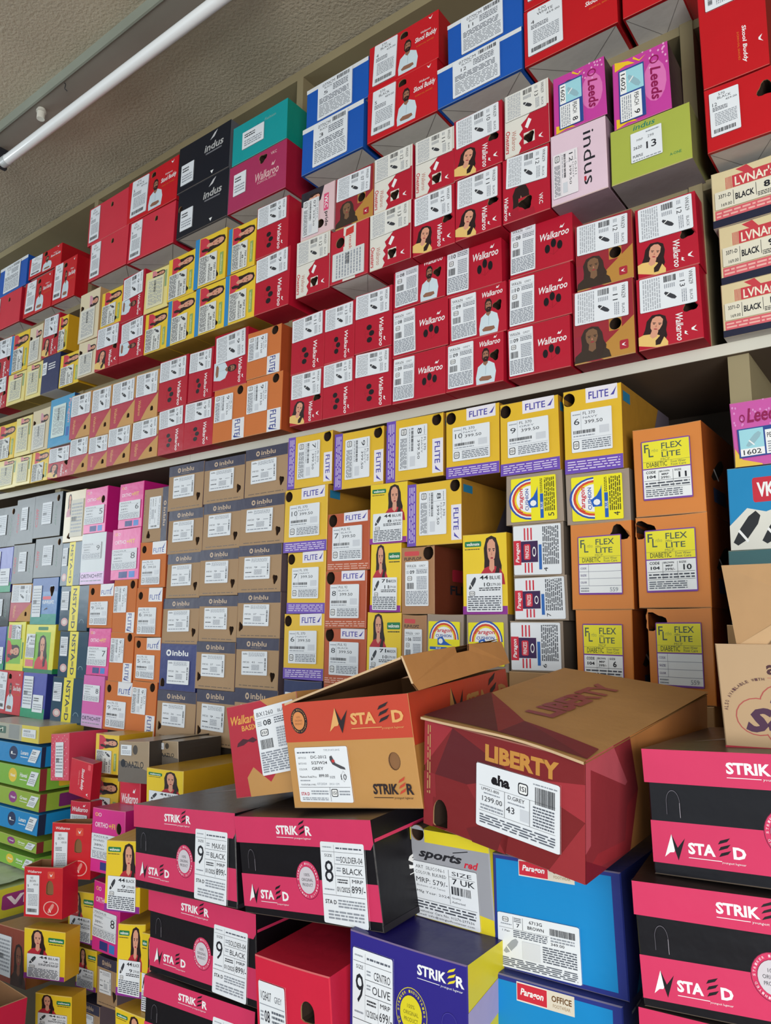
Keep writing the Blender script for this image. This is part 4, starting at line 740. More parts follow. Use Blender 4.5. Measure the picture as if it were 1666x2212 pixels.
def st_k(s, code='', size='', col=''):
    s.greek(.04, .88, .4, .93, 1, '#5A606C'); s.T('TYPE SPORTS SHOE', .56, .92, .3, .035, '#5A606C')
    for k, (a, b) in enumerate((('ARTICLE:', 'DC-2012'), ('BATCH NO:', 'S/27W24'), ('COLOUR:', 'GREY'))): s.T(a, .05, .79 - k * .105, .16, .035, '#4A4E58'); s.T(b, .3, .79 - k * .105, .3 if k < 2 else .22, .055, INK, .01)
    s.T('Maximum Retail Price', .05, .44, .32, .04, INK); s.T('899.00', .42, .45, .18, .055, INK, .01); s.T('SIZE', .62, .43, .1, .04, '#4A4E58'); s.ring(.88, .46, .06, .1, .05, INK, n=4); s.T('10', .83, .4, .1, .1, INK); s.greek(.05, .37, .24, .41, 1); s.T('MONTH/YEAR OF MFG', .06, .3, .28, .03, '#4A4E58'); s.T('07/2024', .37, .31, .18, .04, GRY); s.T('29.51 CM', .6, .31, .18, .035, GRY)
    s.P([(.66, .82), (.7, .84), (.76, .7), (.92, .62), (.93, .58), (.84, .6), (.7, .68), (.66, .76)], '#4A4A50'); s.C(.72, .74, .03, .03, '#C03A3A', 8); s.L(.02, .27, .98, .27, .005, INK); s.T('STA D', .04, .12, .16, .06, '#B83A4A', .02); s.greek(.24, .13, .56, .22, 2); isi(s.sub(.62, .1, .74, .24)); s.greek(.77, .12, .96, .22, 2); s.greek(.06, .03, .55, .09, 2); s.L(.6, .02, .6, .27, .005, INK)
@des('bx', '', None, '#AE2638', '#B98A50', '#9C7442', '#8E6A3C')
def _(c, lab, o):
    c.P([(.5, 1), (.7, .84), (.82, .8), (1, .84), (1, 1)], '#B98A50'); c.P([(.22, 0), (.2, .2), (.3, .3), (.42, .2), (.52, .12), (.7, .3), (1, .3), (1, 0)], '#B98A50'); c.T('WalkarOO', .05, .78, .5, .1, '#D9A04A', .02, .25); c.T('BASIX', .2, .7, .22, .06, '#D9A04A', .02)
    c.P([(.12, .58), (.2, .62), (.27, .6), (.34, .62), (.4, .58), (.34, .56), (.27, .58), (.2, .55), (.1, .54)], '#4A1C28'); lab(.42, .2, .97, .92, st_w, code='BX1260', col='BLACK', size='08', t=.03); return None
@des('lb', '', None, '#7A2629', '#CC8850', '#A06A3A', '#6A2028')
def _(c, lab, o):
    for pts, cc in (([(0, .55), (.2, .98), (0, 1)], '#9A2E36'), ([(.2, .98), (.62, .7), (.3, .5), (.08, .5)], '#5C1F24'), ([(.0, .5), (.08, .5), (.1, 0), (0, 0)], '#88282E'), ([(.3, .5), (.62, .7), (.5, 0), (.55, 0)], '#882A2E'), ([(.62, .7), (1, .8), (1, .5)], '#A0323A'), ([(1, .5), (.8, .0), (1, 0)], '#983036'), ([(.5, .0), (.56, .3), (.3, .1), (.34, 0)], '#6A2226')): c.P(pts, cc)
    c.T('LIBERTY', .42, .77, .44, .15, '#C08840', .05); lab(.37, .18, .87, .74, st_lb, t=-.0); c.sub(.02, .3, .05, .95, 1).greek(0, 0, 1, 1, 2, '#B0885A'); return (.12, .14, .0115, .018, 'tab')
def st_lb(s, code='', size='', col=''):
    s.T('aha', .2, .72, .22, .17, BLK, .05); s.C(.22, .77, .03, .05, BLK, 10); isi(s.sub(.52, .7, .64, .88)); s.greek(.7, .9, .97, .94, 1); s.bars(.72, .62, .95, .88, 30); s.L(.04, .66, .95, .66, .004, INK); s.T('LPMX1-800', .07, .59, .22, .045, INK); s.greek(.1, .53, .3, .57, 1)
    s.T('1299.00', .08, .42, .25, .08, INK); s.T('D.GREY', .4, .57, .2, .06, INK); s.greek(.4, .5, .6, .54, 1); s.T('43', .38, .36, .1, .1, INK); s.R(.55, .3, .66, .48, '#C9CED6'); s.L(.04, .26, .95, .26, .004, INK)
    for x in (.36, .66): s.L(x, .26, x, .66, .004, INK)
    s.greek(.7, .28, .94, .6, 7, '#5A606C'); s.greek(.06, .28, .34, .38, 2); s.greek(.05, .06, .95, .22, 4, '#5A606C')
def lib_side(b, W, H, D, r):
    f = face(b, 'R', W, H, D, r); f.P([(0, 0), (.3, 0), (.36, .5), (.3, 1), (0, 1)], '#8C3038'); f.P([(0, 1), (.18, 1), (.28, .62), (0, .25)], '#B4505C'); f.P([(.3, 0), (.36, .5), (.0, .1)], '#9C3038'); f.P([(0, 0), (.14, 0), (0, .2)], '#7C2230')
def lib_lid(root, W, H, D, rng):
    g = Geo(); n = 12; z = lambda u, v: H + .004 + .004 * math.sin(PI * u) * (1 - v) - .003 * u * (1 - v); top = mat('#B88C58', .6, 'card')
    for j in range(6):
        for i in range(n):
            u0, u1, v0, v1 = i / n, (i + 1) / n, j / 6, (j + 1) / 6; yf = lambda u, v: v * D - (.006 + .003 * math.sin(7 * u)) * (1 - v)
            P = [(u0 * W, yf(u0, v0), z(u0, v0)), (u1 * W, yf(u1, v0), z(u1, v0)), (u1 * W, yf(u1, v1), z(u1, v1)), (u0 * W, yf(u0, v1), z(u0, v1))]
            g.add(P, [(0, 1, 2, 3)], top); g.add([(p[0], p[1], p[2] - .003) for p in P], [(3, 2, 1, 0)], top)
            if j == 0: g.add([P[0], P[1], (P[1][0], P[1][1], P[1][2] - .003), (P[0][0], P[0][1], P[0][2] - .003)], [(3, 2, 1, 0)], mat('#CDB08C', .8, 'card'))
    c = Can(g, lambda u, v, o: (u * W, v * D, z(u, v) + .0012 + o), base=.0, rng=rng)
    def tri(pts, cc):   # follow the sagging panel with small cells
        m = 10; a, b, d = pts
        P = lambda i, j: (a[0] + (b[0] - a[0]) * i / m + (d[0] - a[0]) * j / m, a[1] + (b[1] - a[1]) * i / m + (d[1] - a[1]) * j / m)
        vs = []; fs = []
        for i in range(m):
            for j in range(m - i):
                k = len(vs); vs += [P(i, j), P(i + 1, j), P(i, j + 1)]; fs.append((k, k + 1, k + 2))
                if j < m - i - 1: vs += [P(i + 1, j + 1)]; fs.append((k + 1, k + 3, k + 2))
        c._put(vs, fs, cc, rough=.5)
    tri([(0, 0), (.5, 0), (.0, .42)], '#5E1E28'); tri([(.5, 0), (0, .42), (.5, .16)], '#8A2A30'); tri([(.5, .16), (.5, 0), (1, 0)], '#6A1E2C'); tri([(1, 0), (.5, .16), (.98, .1)], '#7A2230')
    c.sub(.4, .26, .58, .82, 3).T('LIBERTY', 0, 0, 1, 1, '#8C2434', .05)
    g.obj('lid', root)
@des('sd', '', None, '#9A9CA4', '#D8C830', '#D8C830')
def _(c, lab, o): c.R(0, .86, 1, 1, '#DCCB2C'); c.P([(0, 0), (1, 0), (1, .18), (0, .3)], '#DCCB2C'); c.T('sports', .1, .66, .56, .12, '#26262C', .035, .3); c.T('red', .68, .66, .18, .08, '#C8283C', .03, .3); c.L(.55, .8, .74, .84, .01, '#26262C'); lab(.03, .03, .84, .64, st_sd); return (.1, .95, .01, .01, 'circle')
def st_sd(s, code='', size='', col=''):
    s.T('ART  SILICON-1', .04, .88, .46, .06, INK); s.T('COLOUR: BLK/RED', .03, .78, .5, .06, INK); s.T('MRP: 579/-', .04, .63, .5, .09, INK); s.T('(Inclusive of all Taxes)', .04, .55, .46, .04, '#4A4E58'); s.T('Mfg Year: 2024', .04, .43, .52, .06, INK); s.T('SIZE', .62, .87, .3, .07, INK); s.T('7 UK', .62, .72, .34, .1, INK, .01); s.bars(.6, .54, .9, .68, 14)
    s.L(.57, .36, .57, .96, .005, INK); s.L(.57, .84, .97, .84, .005, INK); s.T('Quality', .6, .46, .14, .035, '#4A4E58'); s.T('Authorised', .6, .39, .2, .035, '#4A4E58'); s.L(.02, .33, .97, .33, .005, INK); s.greek(.04, .16, .95, .31, 3, '#4A4E58'); s.T('Customer Care No. 01276-297636', .04, .1, .88, .045, '#4A4E58'); s.T('Email: info@wingerfootwear.com', .04, .03, .88, .045, '#4A4E58')
@des('pa', '', 'blue office footwear cartons', '#2A3584', '#3A4498', '#34408C')
def _(c, lab, o):
    c.R(.03, .05, .93, .96, '#1286C8'); c.R(.22, .84, .46, .98, '#E4D8D0'); c.R(.225, .85, .455, .97, '#C82A3C'); c.T('Paragon', .25, .875, .18, .065, WHT, .03, .2); c.R(.46, .84, .66, .98, '#D8D0C0'); c.T('OFFICE', .49, .905, .15, .045, '#6A4A28', .03); c.T('FOOTWEAR', .5, .865, .13, .025, '#A08868', .01)
    lab(.04, .04, .68, .5, st_pa)
def st_pa(s, code='', size='', col=''):
    isi(s.sub(.06, .84, .14, .93)); s.greek(.04, .78, .18, .82, 1); s.L(.2, .74, .2, .96, .004, INK); s.greek(.21, .86, .3, .95, 3, '#4A4E58'); s.T('7', .24, .77, .04, .07, INK, .01); s.L(.32, .74, .32, .96, .004, INK); s.T('6713G', .4, .88, .16, .06, INK, .01); s.T('BROWN', .38, .78, .2, .06, INK, .01); s.bars(.65, .76, .95, .88, 34); s.L(.02, .73, .64, .73, .004, INK)
    s.T('1 Pair', .06, .66, .1, .035, '#4A4E58'); s.greek(.2, .58, .62, .72, 4, '#5A606C'); s.T('349.00', .66, .58, .16, .05, INK); s.greek(.66, .64, .94, .74, 2); sandal(s.sub(.06, .26, .26, .56), '#9AA0A8'); s.R(.31, .22, .53, .54, '#D2D6DC'); s.greek(.56, .24, .96, .54, 7, '#5A606C'); s.greek(.03, .03, .96, .2, 5, '#5A606C')
def pa_side(b, W, H, D, r): f = face(b, 'R', W, H, D, r); f.P([(.12, 0), (.3, .35), (.2, .6), (.5, .8), (.9, .5), (1, .1), (.6, .05)], '#149AD8'); f.P([(.6, .2), (.9, .3), (.98, .55), (.8, .5)], '#5A3226'); f.greek(.15, .86, .8, .9, 1, '#C8CCE0')
@des('ce', '', None, '#2F2784', '#D8CC28', '#241E6A', '#2A2270')
def _(c, lab, o):
    strik(c.sub(.6, .8, .98, .96), WHT, '#E0D030'); seal(c.sub(.42, .44, .68, .76), '#2F2784', '#D8CC28', '#6A6420', '#D8CC28', '#D8CC28'); c.ring(.86, .62, .06, .07, .05, '#4A44A0'); lab(.04, .2, .4, .9, st_s, code='CENTRO', size='9', col='OLIVE')
def ce_side(b, W, H, D, r): f = face(b, 'R', W, H, D, r); f.P([(0, .1), (1, .5), (1, .32), (0, -.0)], '#A8A0C8'); f.P([(0, .72), (1, .98), (1, .8), (0, .5)], '#A8A0C8')
@des('rw', '', None, '#CC2440', '#C02444', '#B01E34')
def _(c, lab, o): logo_w(c.sub(.44, .5, .96, .68)); lab(.06, .3, .42, .9, st_w, code='VG8407', size='08'); return (.7, .83, .012, .013, 'tab')
@des('ae', '', None, '#B39674', '#A58660', '#A58660')
def _(c, lab, o):
    c.R(0, 0, 1, .07, '#A8303C'); c.T('aerowalk', .3, .72, .5, .13, '#4A2C30', .03); c.R(.3, .69, .82, .693, '#A8303C'); c.T('Style', .4, .6, .2, .07, '#4A2C30', .02)
    for x, y, rr in ((.22, .34, .17), (.38, .46, .18), (.54, .34, .2), (.7, .44, .16), (.38, .24, .16)): c.C(x, y, rr * .8, rr, '#A8504A', 20)
    for x, y, rr in ((.22, .34, .17), (.38, .46, .18), (.54, .34, .2), (.7, .44, .16), (.38, .24, .16)): c.C(x, y, rr * .8 - .008, rr - .01, '#B39674', 20)
    c.T('Super', .3, .42, .38, .16, '#4A2C44', .04, .3); c.T('Soft', .14, .2, .46, .22, '#4A2C44', .05, .3)
    s = 'ALSO AVAILABLE WITH'
    for k, ch in enumerate(s):
        if ch != ' ': a = PI * .98 - PI * .5 * k / len(s); q = c.sub(.28 + .25 * math.cos(a) - .008, .38 + .3 * math.sin(a) - .012, .28 + .25 * math.cos(a) + .008, .38 + .3 * math.sin(a) + .012, 0, a - PI / 2); q.T(ch, 0, 0, 1, 1, '#5A3A3C', .01)
@des('lh', '', None, '#C458A4', '#3A2230')
def _(c, lab, o):
    for k in range(30): c.C(o['rng'].uniform(0, 1), o['rng'].uniform(.6, 1), .015, .02, '#D88CC8', 7)
    c.P([(0, .0), (.02, .3), (.12, .12), (.4, .02), (.4, 0)], '#E0BC48'); c.T('Leeds', .24, .66, .5, .22, '#8C1450', .02, .2); c.ring(.17, .74, .04, .06, .3, '#8C1450'); lab(.08, .14, .9, .58, st_le, size='9')
@des('vb', '', None, '#1A82B8', '#145E88', '#C8B08C')
def _(c, lab, o): c.P([(0, 0), (1, 0), (1, .45), (.8, .52), (.5, .44), (.25, .5), (0, .3)], '#D6D6CE'); c.round(.34, .56, .8, .86, .03, .04, '#C02A3C'); c.T('VKC', .4, .62, .34, .18, WHT, .04); sandal(c.sub(.02, .06, .42, .46), '#26282C'); sandal(c.sub(.4, .06, .82, .46), '#26282C')
@des('tl', '', None, '#3E6468', '#2E4A50')
def _(c, lab, o): c.P([(.2, 0), (.4, .6), (.6, .3), (.8, .7), (1, .2), (1, 0)], '#4A3A40'); lab(.5, .3, .9, .8, st_mini)
def flat(name, col, txt, badge, bt):
    @des(name, '', 'flat cartons stacked crosswise', col, col)
    def _(c, lab, o): c.C(.56, .52, .07, .34, badge, 18); c.T(bt, .52, .44, .08, .14, WHT, .02); c.T(txt, .68, .5, .12, .2, WHT, .02, .1); c.greek(.68, .34, .8, .42, 1, WHT); lab(.84, .2, .96, .85, st_mini, t=-.1)
flat('fb1', '#1C86C4', 'Lunars', '#1F3058', 'L'); flat('fg1', '#7FB440', 'Hawai', '#E0C038', 'Vimal'); flat('fg2', '#93B040', 'Green', '#8C3A80', 'Vimal')
def fl_side(col, cc, t):
    def f(b, W, H, D, r): q = face(b, 'R', W, H, D, r); q.R(0, 0, .14, 1, '#26304C' if t == '' else '#8A3438'); (q.round(.4, .12, .96, .88, .04, .06, cc), q.T(t, .48, .3, .42, .4, '#C8503C' if cc == '#D8B030' else '#E8D8E0', .03)) if t else None
    return f
R_ = math.radians
def put(design, label, pos, dims, k=1.0, yaw=0, p=0, r=0, ext=0.0, **kw):
    W, H, D = (q * k for q in dims); pos = [q * k for q in pos]
    if ext: pos[2] -= ext; H += ext
    return shoebox('shoe_carton', design, W, H, D, (pos[0], pos[1], pos[2] + EYE), rz=R_(yaw), rx=R_(p), ry=R_(r), label=label, noise=.0025, **kw)
# right-hand lower bay
for s, ds, lb in (('Z 1560 1350 1745 1640', 'pl', 'plain brown carton at the foot of the right lower bay'), ('Z 1574 1190 1745 1330', 'tl', 'worn dark teal carton under the torn blue carton'), ('Z 1570 1013 1745 1172', 'vb', 'torn blue carton showing black sandals, under the magenta carton'), ('Z 1577 869 1740 992', 'lh', 'magenta flowered carton on top of the torn blue sandal carton')):
    d_, a_, b_ = parse(s + ' pl'); Yv = D0 - .06; x0, z1 = at(*a_, Yv); x1, z0 = at(*b_, Yv)
    if ds == 'pl': z0 = SZ['H3']; x0, x1 = x0 + .01, x1 - .01; zt = z1
    else: z0 = zt + .0005
    zt = z1; shoebox('shoe_carton', ds, x1 - x0, z1 - z0, .27, (x0, Yv, z0), label=lb, noise=.003)
# leaning stacks in front
put('st', 'black carton under the wide pink-lidded stack, cut off by the bottom edge at left centre', (-1.191, .885, -.732), (.25, .125, .3), .924, 6.2, 0, -.6, lk=dict(code='SOLDIER-04', size='9'), extra=st_lid, side=st_side)
put('st', 'black and pink carton, size 9, middle of the leaning left stack', (-1.097, .82, -.553), (.254, .125, .3), 1.015, -.1, 1, -3.5, lk=dict(code='SOLDIER-04', size='9'), extra=st_lid, side=st_side)
put('st', 'black and pink carton, size 9 label, top of the leaning left stack', (-1.086, .776, -.412), (.258, .125, .3), 1.05, -3.0, .9, -5.9, lk=dict(code='MAX-01', size='9'), extra=st_lid, side=st_side)
put('rw', 'red carton with white script under the size 8 black carton', (-.682, .684, -.547), (.12, .17, .28), 1.14, 0, 4, -2.9, ext=.1)
put('ce', 'purple carton with yellow side and round yellow seal, size 9', (-.712, .871, -.543), (.19, .13, .3), .9, .7, 1.5, .2, ext=.06, side=ce_side)
put('st', 'black and pink carton, size 8, tilted between red and purple cartons', (-.809, .758, -.384), (.252, .125, .3), 1.06, -2.2, 4.4, -8.1, lk=dict(code='SOLDIER-04', size='8'), extra=st_lid, side=st_side)
put('sd', 'grey and yellow carton labelled 7 UK, beneath the maroon carton', (-.815, 1.176, -.504), (.158, .156, .28), .737, .7, 5.1, -.7)
put('pa', 'bright blue carton cut off by the bottom edge, right of the purple one', (-.61, 1.08, -.7), (.2, .19, .28), .789, 3.2, 0, -.4, side=pa_side)
put('pa', 'bright blue carton with shoe label, directly below the maroon carton', (-.651, 1.173, -.544), (.222, .178, .28), .74, 1.1, .6, -1.4, side=pa_side)
put('lb', 'large maroon and kraft carton with torn front edge and arched finger hole', (-.564, .832, -.243), (.229, .135, .357), 1.0, -6.3, 8.2, 6.2, extra=lib_lid, side=lib_side)
put('bx', 'maroon and gold carton with moustache print, leaning behind the open kraft carton', (-.808, .729, -.230), (.135, .125, .22), 1.16, 2.0, .6, -12.2)
def nst_lid(root, W, H, D, rng):
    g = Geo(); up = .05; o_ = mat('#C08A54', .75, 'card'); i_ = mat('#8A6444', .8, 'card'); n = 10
    a, b = (0, H + .001), (W * .99, H + up)
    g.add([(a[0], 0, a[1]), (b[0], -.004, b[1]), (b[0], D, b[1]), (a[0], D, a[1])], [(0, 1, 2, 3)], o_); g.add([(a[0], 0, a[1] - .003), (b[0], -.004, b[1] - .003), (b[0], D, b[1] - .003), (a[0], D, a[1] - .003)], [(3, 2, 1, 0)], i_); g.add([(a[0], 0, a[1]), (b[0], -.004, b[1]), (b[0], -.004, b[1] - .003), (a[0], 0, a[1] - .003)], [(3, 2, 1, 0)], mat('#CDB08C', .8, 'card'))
    g.obj('lid', root); g = Geo(); f0, f1 = b[1] + .001, b[1] - .046
    for dx, m in ((.0, i_), (.003, o_)):
        x = W + dx; P = [(b[0] + dx, -.004, f0), (b[0] + dx, D * .46, f0), (b[0] + dx, D * .47, f0 - .01), (b[0] + dx, D * .6, f0 - .01), (b[0] + dx, D * .61, f0), (b[0] + dx, D, f0 - .006), (x + .01, D * .98, f1 + .004), (x + .01, .006, f1), (x + .008, -.002, f1 + .01)]
        g.add(P, [tuple(range(len(P)))], m)
    g.add([(b[0], -.004, f0), (b[0] + .003, -.004, f0), (W + .011, -.002, f1 + .01), (W + .008, -.002, f1 + .01)], [(0, 1, 2, 3)], mat('#CDB08C', .8, 'card')); g.add([(b[0], -.004, f0), (b[0], D, f0 - .006), (b[0] + .003, D, f0 - .006), (b[0] + .003, -.004, f0)], [(0, 1, 2, 3)], mat('#CDB08C', .8, 'card'))
    g.obj('lid_flap', root)
def nst_side(b, W, H, D, r): f = face(b, 'R', W, H, D, r); nstaed(f.sub(.3, .5, .98, .98), '#B98A50', '#2A2024'); f.R(0, 0, 1, .55, '#A8763C')
put('ki', 'kraft and orange-red carton with its lid raised, size 10 label', (-.669, .699, -.217), (.182, .125, .3), 1.15, 6.7, 3.7, -6.9, open_top=True, extra=nst_lid, side=nst_side)
put('st', 'black and pink carton, lower of the two at the right edge', (-.303, .87, -.397), (.25, .125, .3), .934, 8, 0, -2, lk=dict(nolab=1), extra=st_lid)
put('st', 'black and pink carton in the right corner, mostly below the frame', (-.303, .87, -.397 - .128), (.25, .125, .3), .934, 6, 0, -1, lk=dict(nolab=1), extra=st_lid)
put('st', 'black and pink carton, upper at the right edge, under the beige carton', (-.274, .84, -.25), (.25, .125, .3), 1.0, .8, -1, -3.3, lk=dict(nolab=1), extra=st_lid)
put('ae', 'beige kraft carton with plum lettering on the right stack', (-.254, 1.075, -.154), (.2, .14, .28), .83, 0, -.1, -2.5)
def parcel():
    W, H, D = .165, .09, .17; root = bpy.data.objects.new('paper_parcel', None); S.collection.objects.link(root); root['label'] = 'brown paper parcel with folded end resting on the beige carton'; root['category'] = 'parcel'
    g = Geo(); m = mat('#B9936A', .7, 'card'); c0, c1, c2, c3 = (0, 0, 0), (W, 0, 0), (W + .004, .004, H), (-.012, .004, H); mid = (W * .46, -.012, H * .52)
    bk = [(x, D, z) for x, _, z in (c0, c1, c2, c3)]
    fr = [c0, c1, c2, c3]
    for k in range(4):
        a, b = fr[k], fr[(k + 1) % 4]; g.add([a, b, mid], [(0, 1, 2)], m); g.add([b, a, bk[k], bk[(k + 1) % 4]], [(0, 1, 2, 3)], m)
    for k, q in ((0, (0.006, -.004, .002)), (2, (W * .5, -.013, H * .55))): g.add([fr[k], (fr[(k + 1) % 4][0] * .5 + fr[k][0] * .5, -.006, fr[(k + 1) % 4][2] * .5 + fr[k][2] * .5 + (.004 if k == 0 else -.004)), (mid[0], mid[1] - .002, mid[2])], [(0, 1, 2)], mat('#C7A47C', .7, 'card'))
    g.add(bk, [(0, 1, 2, 3)], m); g.obj('wrapping', root); g = Geo()
    g.add([(W * .44, -.014, H * .54), (W * .47, -.0145, H * .52), (W * .22, -.0045, .0), (W * .19, -.0045, .0)], [(0, 1, 2, 3)], mat('#8A6A4A', .7, 'card')); g.obj('glued_seam', root)
    x, z = at(1592, 1395, .9); root.location = (x, .9, z); return root
prc = parcel()
# the loose pile at lower left
def pb(design, label, c, x0, y0, x1, y1, Y, dep=.2, tilt=-5.5, yaw=0, r=False, name='shoebox', ext=0.0, **kw):
    a, b = pix(c, x0, y0), pix(c, x1, y1); X0, Z1 = at(*a, Y); X1, Z0 = at(*b, Y); t = R_(tilt); dx, dz = X1 - X0, Z1 - Z0
    W = dx * math.cos(t) + dz * math.sin(t); H = dz * math.cos(t) - dx * math.sin(t)
    ox, oz = X0 - H * math.sin(t), Z1 - H * math.cos(t)
    if yaw:
        q = X1 / Y; W = (X1 - X0 + 0 * dz) / (math.cos(R_(yaw)) - math.sin(R_(yaw)) * q)
    if ext: ox -= ext * math.sin(t); oz -= ext * math.cos(t); H += ext
    return shoebox(name, design, W, H, dep, (ox, Y, oz), rz=R_(yaw), rx=0, ry=t, r=r, label=label, noise=.0025, **kw)
PB = [
 ('fb1', 'upper blue flat carton in the crosswise stack at left', 'O', -130, 110, 298, 335, 1.26, dict(dep=.1, tilt=-1, side=fl_side(0, '', ''))),
 ('fg1', 'green flat carton with yellow badge below the upper blue one', 'O', -130, 268, 283, 508, 1.26, dict(dep=.16, tilt=-1, side=fl_side(0, '#D8B030', 'Vimal'))),
 ('fg2', 'green flat carton with plum badge above the lower blue one', 'O', -130, 430, 283, 664, 1.26, dict(dep=.16, tilt=-1, side=fl_side(0, '#7A2C6C', 'Vi'))),
 ('fb1', 'lower blue flat carton in the crosswise stack at left', 'O', -130, 570, 272, 838, 1.255, dict(dep=.17, tilt=-1, side=fl_side(0, '', ''))),
 ('fg2', 'green flat carton under the lower blue one', 'O', -130, 760, 262, 968, 1.26, dict(dep=.16, tilt=-1, side=fl_side(0, '#7A2C6C', 'Vi'))),
 ('fg1', 'lowest green flat carton of the crosswise stack', 'O', -130, 880, 240, 1110, 1.27, dict(dep=.15, tilt=-1)),
 ('pd', 'pink dotted shoebox beside the crosswise flat cartons', 'O', 378, 82, 503, 430, 1.27, dict(dep=.28, tilt=-7)),
 ('sq', 'small red school shoebox below the pink dotted one', 'O', 528, 255, 655, 572, 1.2, dict(dep=.03, tilt=3, r=True, hole=None)),
 ('wr', 'red shoebox behind the open tall red one, white label showing', 'O', 520, 575, 655, 800, 1.22, dict(dep=.15, tilt=-5)),
 ('wy', 'yellow shoebox with woman print, left of the stencilled grey box', 'O', 703, 83, 862, 390, 1.26, dict(dep=.2, tilt=-3, r=True)),
 ('wy', 'yellow shoebox with woman print, beneath its twin by the stencilled box', 'O', 672, 393, 860, 625, 1.26, dict(dep=.2, tilt=-3, r=True, ext=.06)),
 ('dz', 'grey kraft box with black stencil lettering, left of the dark one', 'O', 873, 135, 1085, 455, 1.18, dict(dep=.2, tilt=-4)),
 ('wr', 'red shoebox with white script under the stencilled grey box', 'O', 880, 432, 1026, 625, 1.2, dict(dep=.18, tilt=-5, ext=.08)),
 ('dz', 'darker grey kraft box behind the low yellow one', 'P', 853, 138, 1030, 330, 1.22, dict(dep=.14, tilt=-4)),
 ('wu', 'low yellow shoebox with face print on the pink-lidded stack', 'P', 808, 330, 1062, 700, 1.13, dict(dep=.28, tilt=-3, i=0)),
 ('of', 'magenta orthopaedic shoebox behind the yellow portrait one, upper', 'O', 678, 630, 905, 1145, 1.13, dict(dep=.22, tilt=-4, i=1, lk=dict(size='5'))),
 ('of', 'magenta orthopaedic shoebox with large 8, below its twin', 'O', 690, 1158, 865, 1735, 1.14, dict(dep=.2, tilt=-3, i=0, size='8', lk=dict(size='8'))),
 ('rm', 'tall open red shoebox with arched hole, upper of two', 'O', 388, 735, 640, 1222, 1.10, dict(dep=.05, yaw=22, tilt=-3, open_top=True)),
 ('rm', 'tall open red shoebox with bright pink side, lower left', 'O', 188, 1048, 430, 1520, 1.04, dict(dep=.06, yaw=20, tilt=-3, open_top=True)),
 ('wu', 'yellow portrait shoebox under the upper open red one', 'O', 505, 1225, 682, 1640, 1.17, dict(dep=.16, i=1)),
 ('wu', 'yellow portrait shoebox, second below the upper open red one', 'O', 562, 1642, 700, 1985, 1.18, dict(dep=.15, i=1)),
 ('in', 'tan shoebox with dark band below the large 8 label', 'O', 715, 1712, 855, 2120, 1.15, dict(dep=.15)),
 ('kg', 'maroon shoebox with dark woman print at the left edge', 'O', -15, 1480, 188, 1965, 1.08, dict(dep=.16)),
 ('wu', 'large yellow portrait shoebox below the lower open red one', 'O', 188, 1512, 452, 1990, 1.03, dict(dep=.05, yaw=18, tilt=-4, i=1)),
 ('wu', 'yellow portrait shoebox near the bottom edge, left of the tan ones', 'O', 268, 1985, 508, 2380, 1.03, dict(dep=.05, yaw=18, tilt=-4, i=1)),
 ('wu', 'yellow portrait shoebox labelled 44, leaning on the pink-lidded stack', 'O', 788, 855, 998, 1450, .985, dict(dep=.1, yaw=16, tilt=-3, i=0, lk=dict(col='BLACK', size='9'))),
 ('wu', 'yellow portrait shoebox labelled 44, below the leaning one', 'O', 872, 1468, 1030, 2075, .99, dict(dep=.1, yaw=16, tilt=-3, i=0, lk=dict(col='BLACK', size='9'))),
 ('wu', 'yellow portrait shoebox wedged against the black cartons', 'O', 1036, 1545, 1130, 2160, 1.0, dict(dep=.12, i=0)),
 ('in', 'tan shoebox with dark band at the bottom edge', 'O', 575, 2030, 720, 2400, 1.17, dict(dep=.15)),
 ('wu', 'yellow portrait shoebox cut off by the bottom edge, beside the black carton', 'O', 848, 2095, 1060, 2560, .98, dict(dep=.13, i=0)),
]
for ds, lb, c, x0, y0, x1, y1, Y, kw in PB: pb(ds, lb, c, x0, y0, x1, y1, Y, **kw)
# grey and yellow crumpled pack on top of the flat cartons
@des('gy', '', None, '#A8A898', '#C8B040', '#B8B4A4')
def _(c, lab, o): c.R(.72, 0, 1, 1, '#D8C84C'); c.R(.5, .1, .68, .95, '#8E9290'); lab(.74, .3, .96, .8, st_mini); c.round(.2, .35, .45, .8, .02, .05, '#4A6A5C'); c.T('SM', .24, .45, .16, .26, '#C8D0C0', .02)
pb('gy', 'crumpled grey and yellow pack on the crosswise flat cartons', 'O', -130, -20, 280, 160, 1.25, dep=.25, tilt=-1)
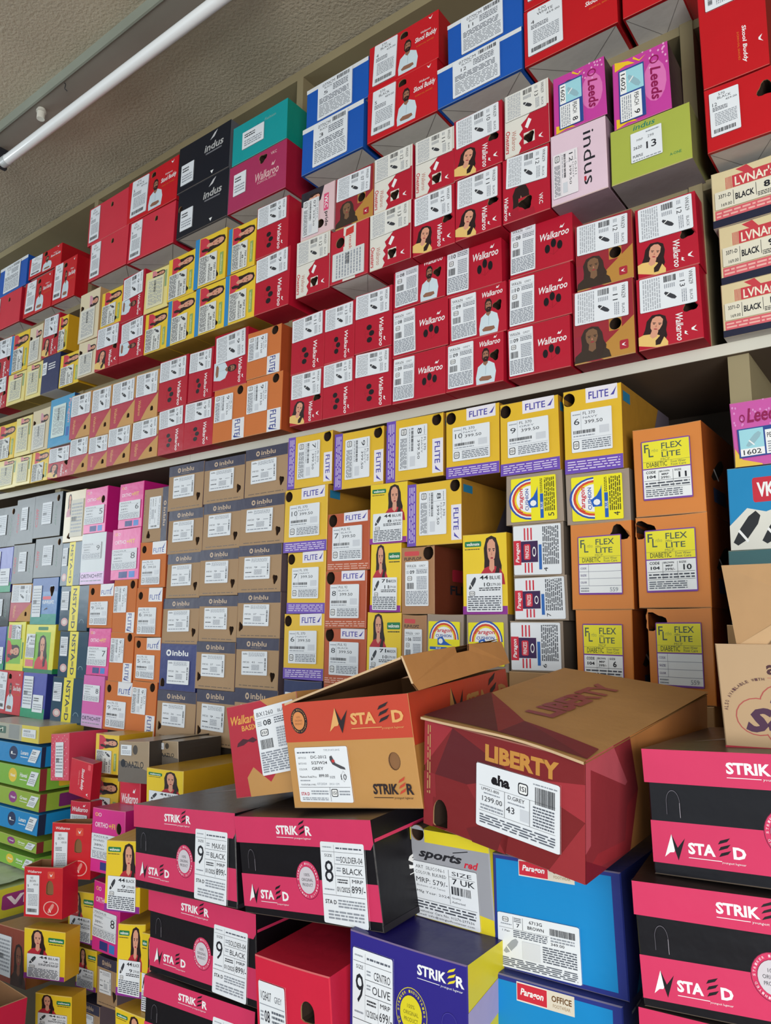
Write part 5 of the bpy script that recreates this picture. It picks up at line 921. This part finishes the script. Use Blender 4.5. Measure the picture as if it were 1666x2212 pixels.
# lengthwise yellow-green carton and red carton whose long sides face the room
@des('vi', '', None, '#C8C23C', '#D2CC40', '#B0C080')
def _(c, lab, o): return None
def vside(b, W, H, D, r): f = face(b, 'R', W, H, D, r); f.round(.61, .25, .99, .8, .03, .08, '#9A3C7C'); f.T('Vimal', .635, .36, .34, .34, '#F0E4EC', .04)
def xface(design, label, bx, by0, by1, Yb, L, Wd, side, ext=0.0, bk=.12, **kw):
    xr, zt = at(bx, by0, Yb); _, zb = at(bx, by1, Yb); zb -= ext
    return shoebox('shoebox', design, Wd, zt - zb, L, (xr - Wd, Yb - L + bk, zb), label=label, side=side, noise=.003, **kw)
vb_ = xface('vi', 'yellow-green carton seen from its long side, left of the open red shoebox', 61, 1908, 1972, 1.25, .5, .3, vside)
def rside(b, W, H, D, r): f = face(b, 'R', W, H, D, r); bird(f.sub(.6, .62, .72, .8)); f.T('WalkarOO', .2, .2, .5, .3, '#E8C8C8', .02, .2)
xface('rw', 'bright red carton at the bottom left corner, long side facing right', 59, 2152, 2212, .92, .36, .24, rside, ext=.09, hole=None, bk=.0, open_top=True)
def paper():
    g = Geo(); n = 16; x1, zt = at(61, 1908, 1.25); m = mat('#C4D2B4', .5, 'print'); rr = random.Random(5); hs = {}
    P = lambda i, j: (x1 - .03 - .28 * i / n, .9 + .45 * j / n, zt + .003 + .007 * abs(math.sin(i * 1.3 + j * .7)) * (.4 + .6 * math.sin(j * .9 + i * .2) ** 2) + rr.uniform(0, .003))
    pts = [[P(i, j) for j in range(n + 1)] for i in range(n + 1)]
    vs = [p for row in pts for p in row] + [(p[0], p[1], p[2] - .0015) for row in pts for p in row]; N1 = (n + 1) ** 2
    fs = []
    for i in range(n):
        for j in range(n): a = i * (n + 1) + j; fs += [(a, a + n + 1, a + n + 2, a + 1), (N1 + a + 1, N1 + a + n + 2, N1 + a + n + 1, N1 + a)]
    g.add(vs, fs, m); o = g.obj('wrapping_paper', smooth=True); o['label'] = 'crumpled pale green wrapping paper lying on the yellow-green carton'; o['category'] = 'paper'
paper()
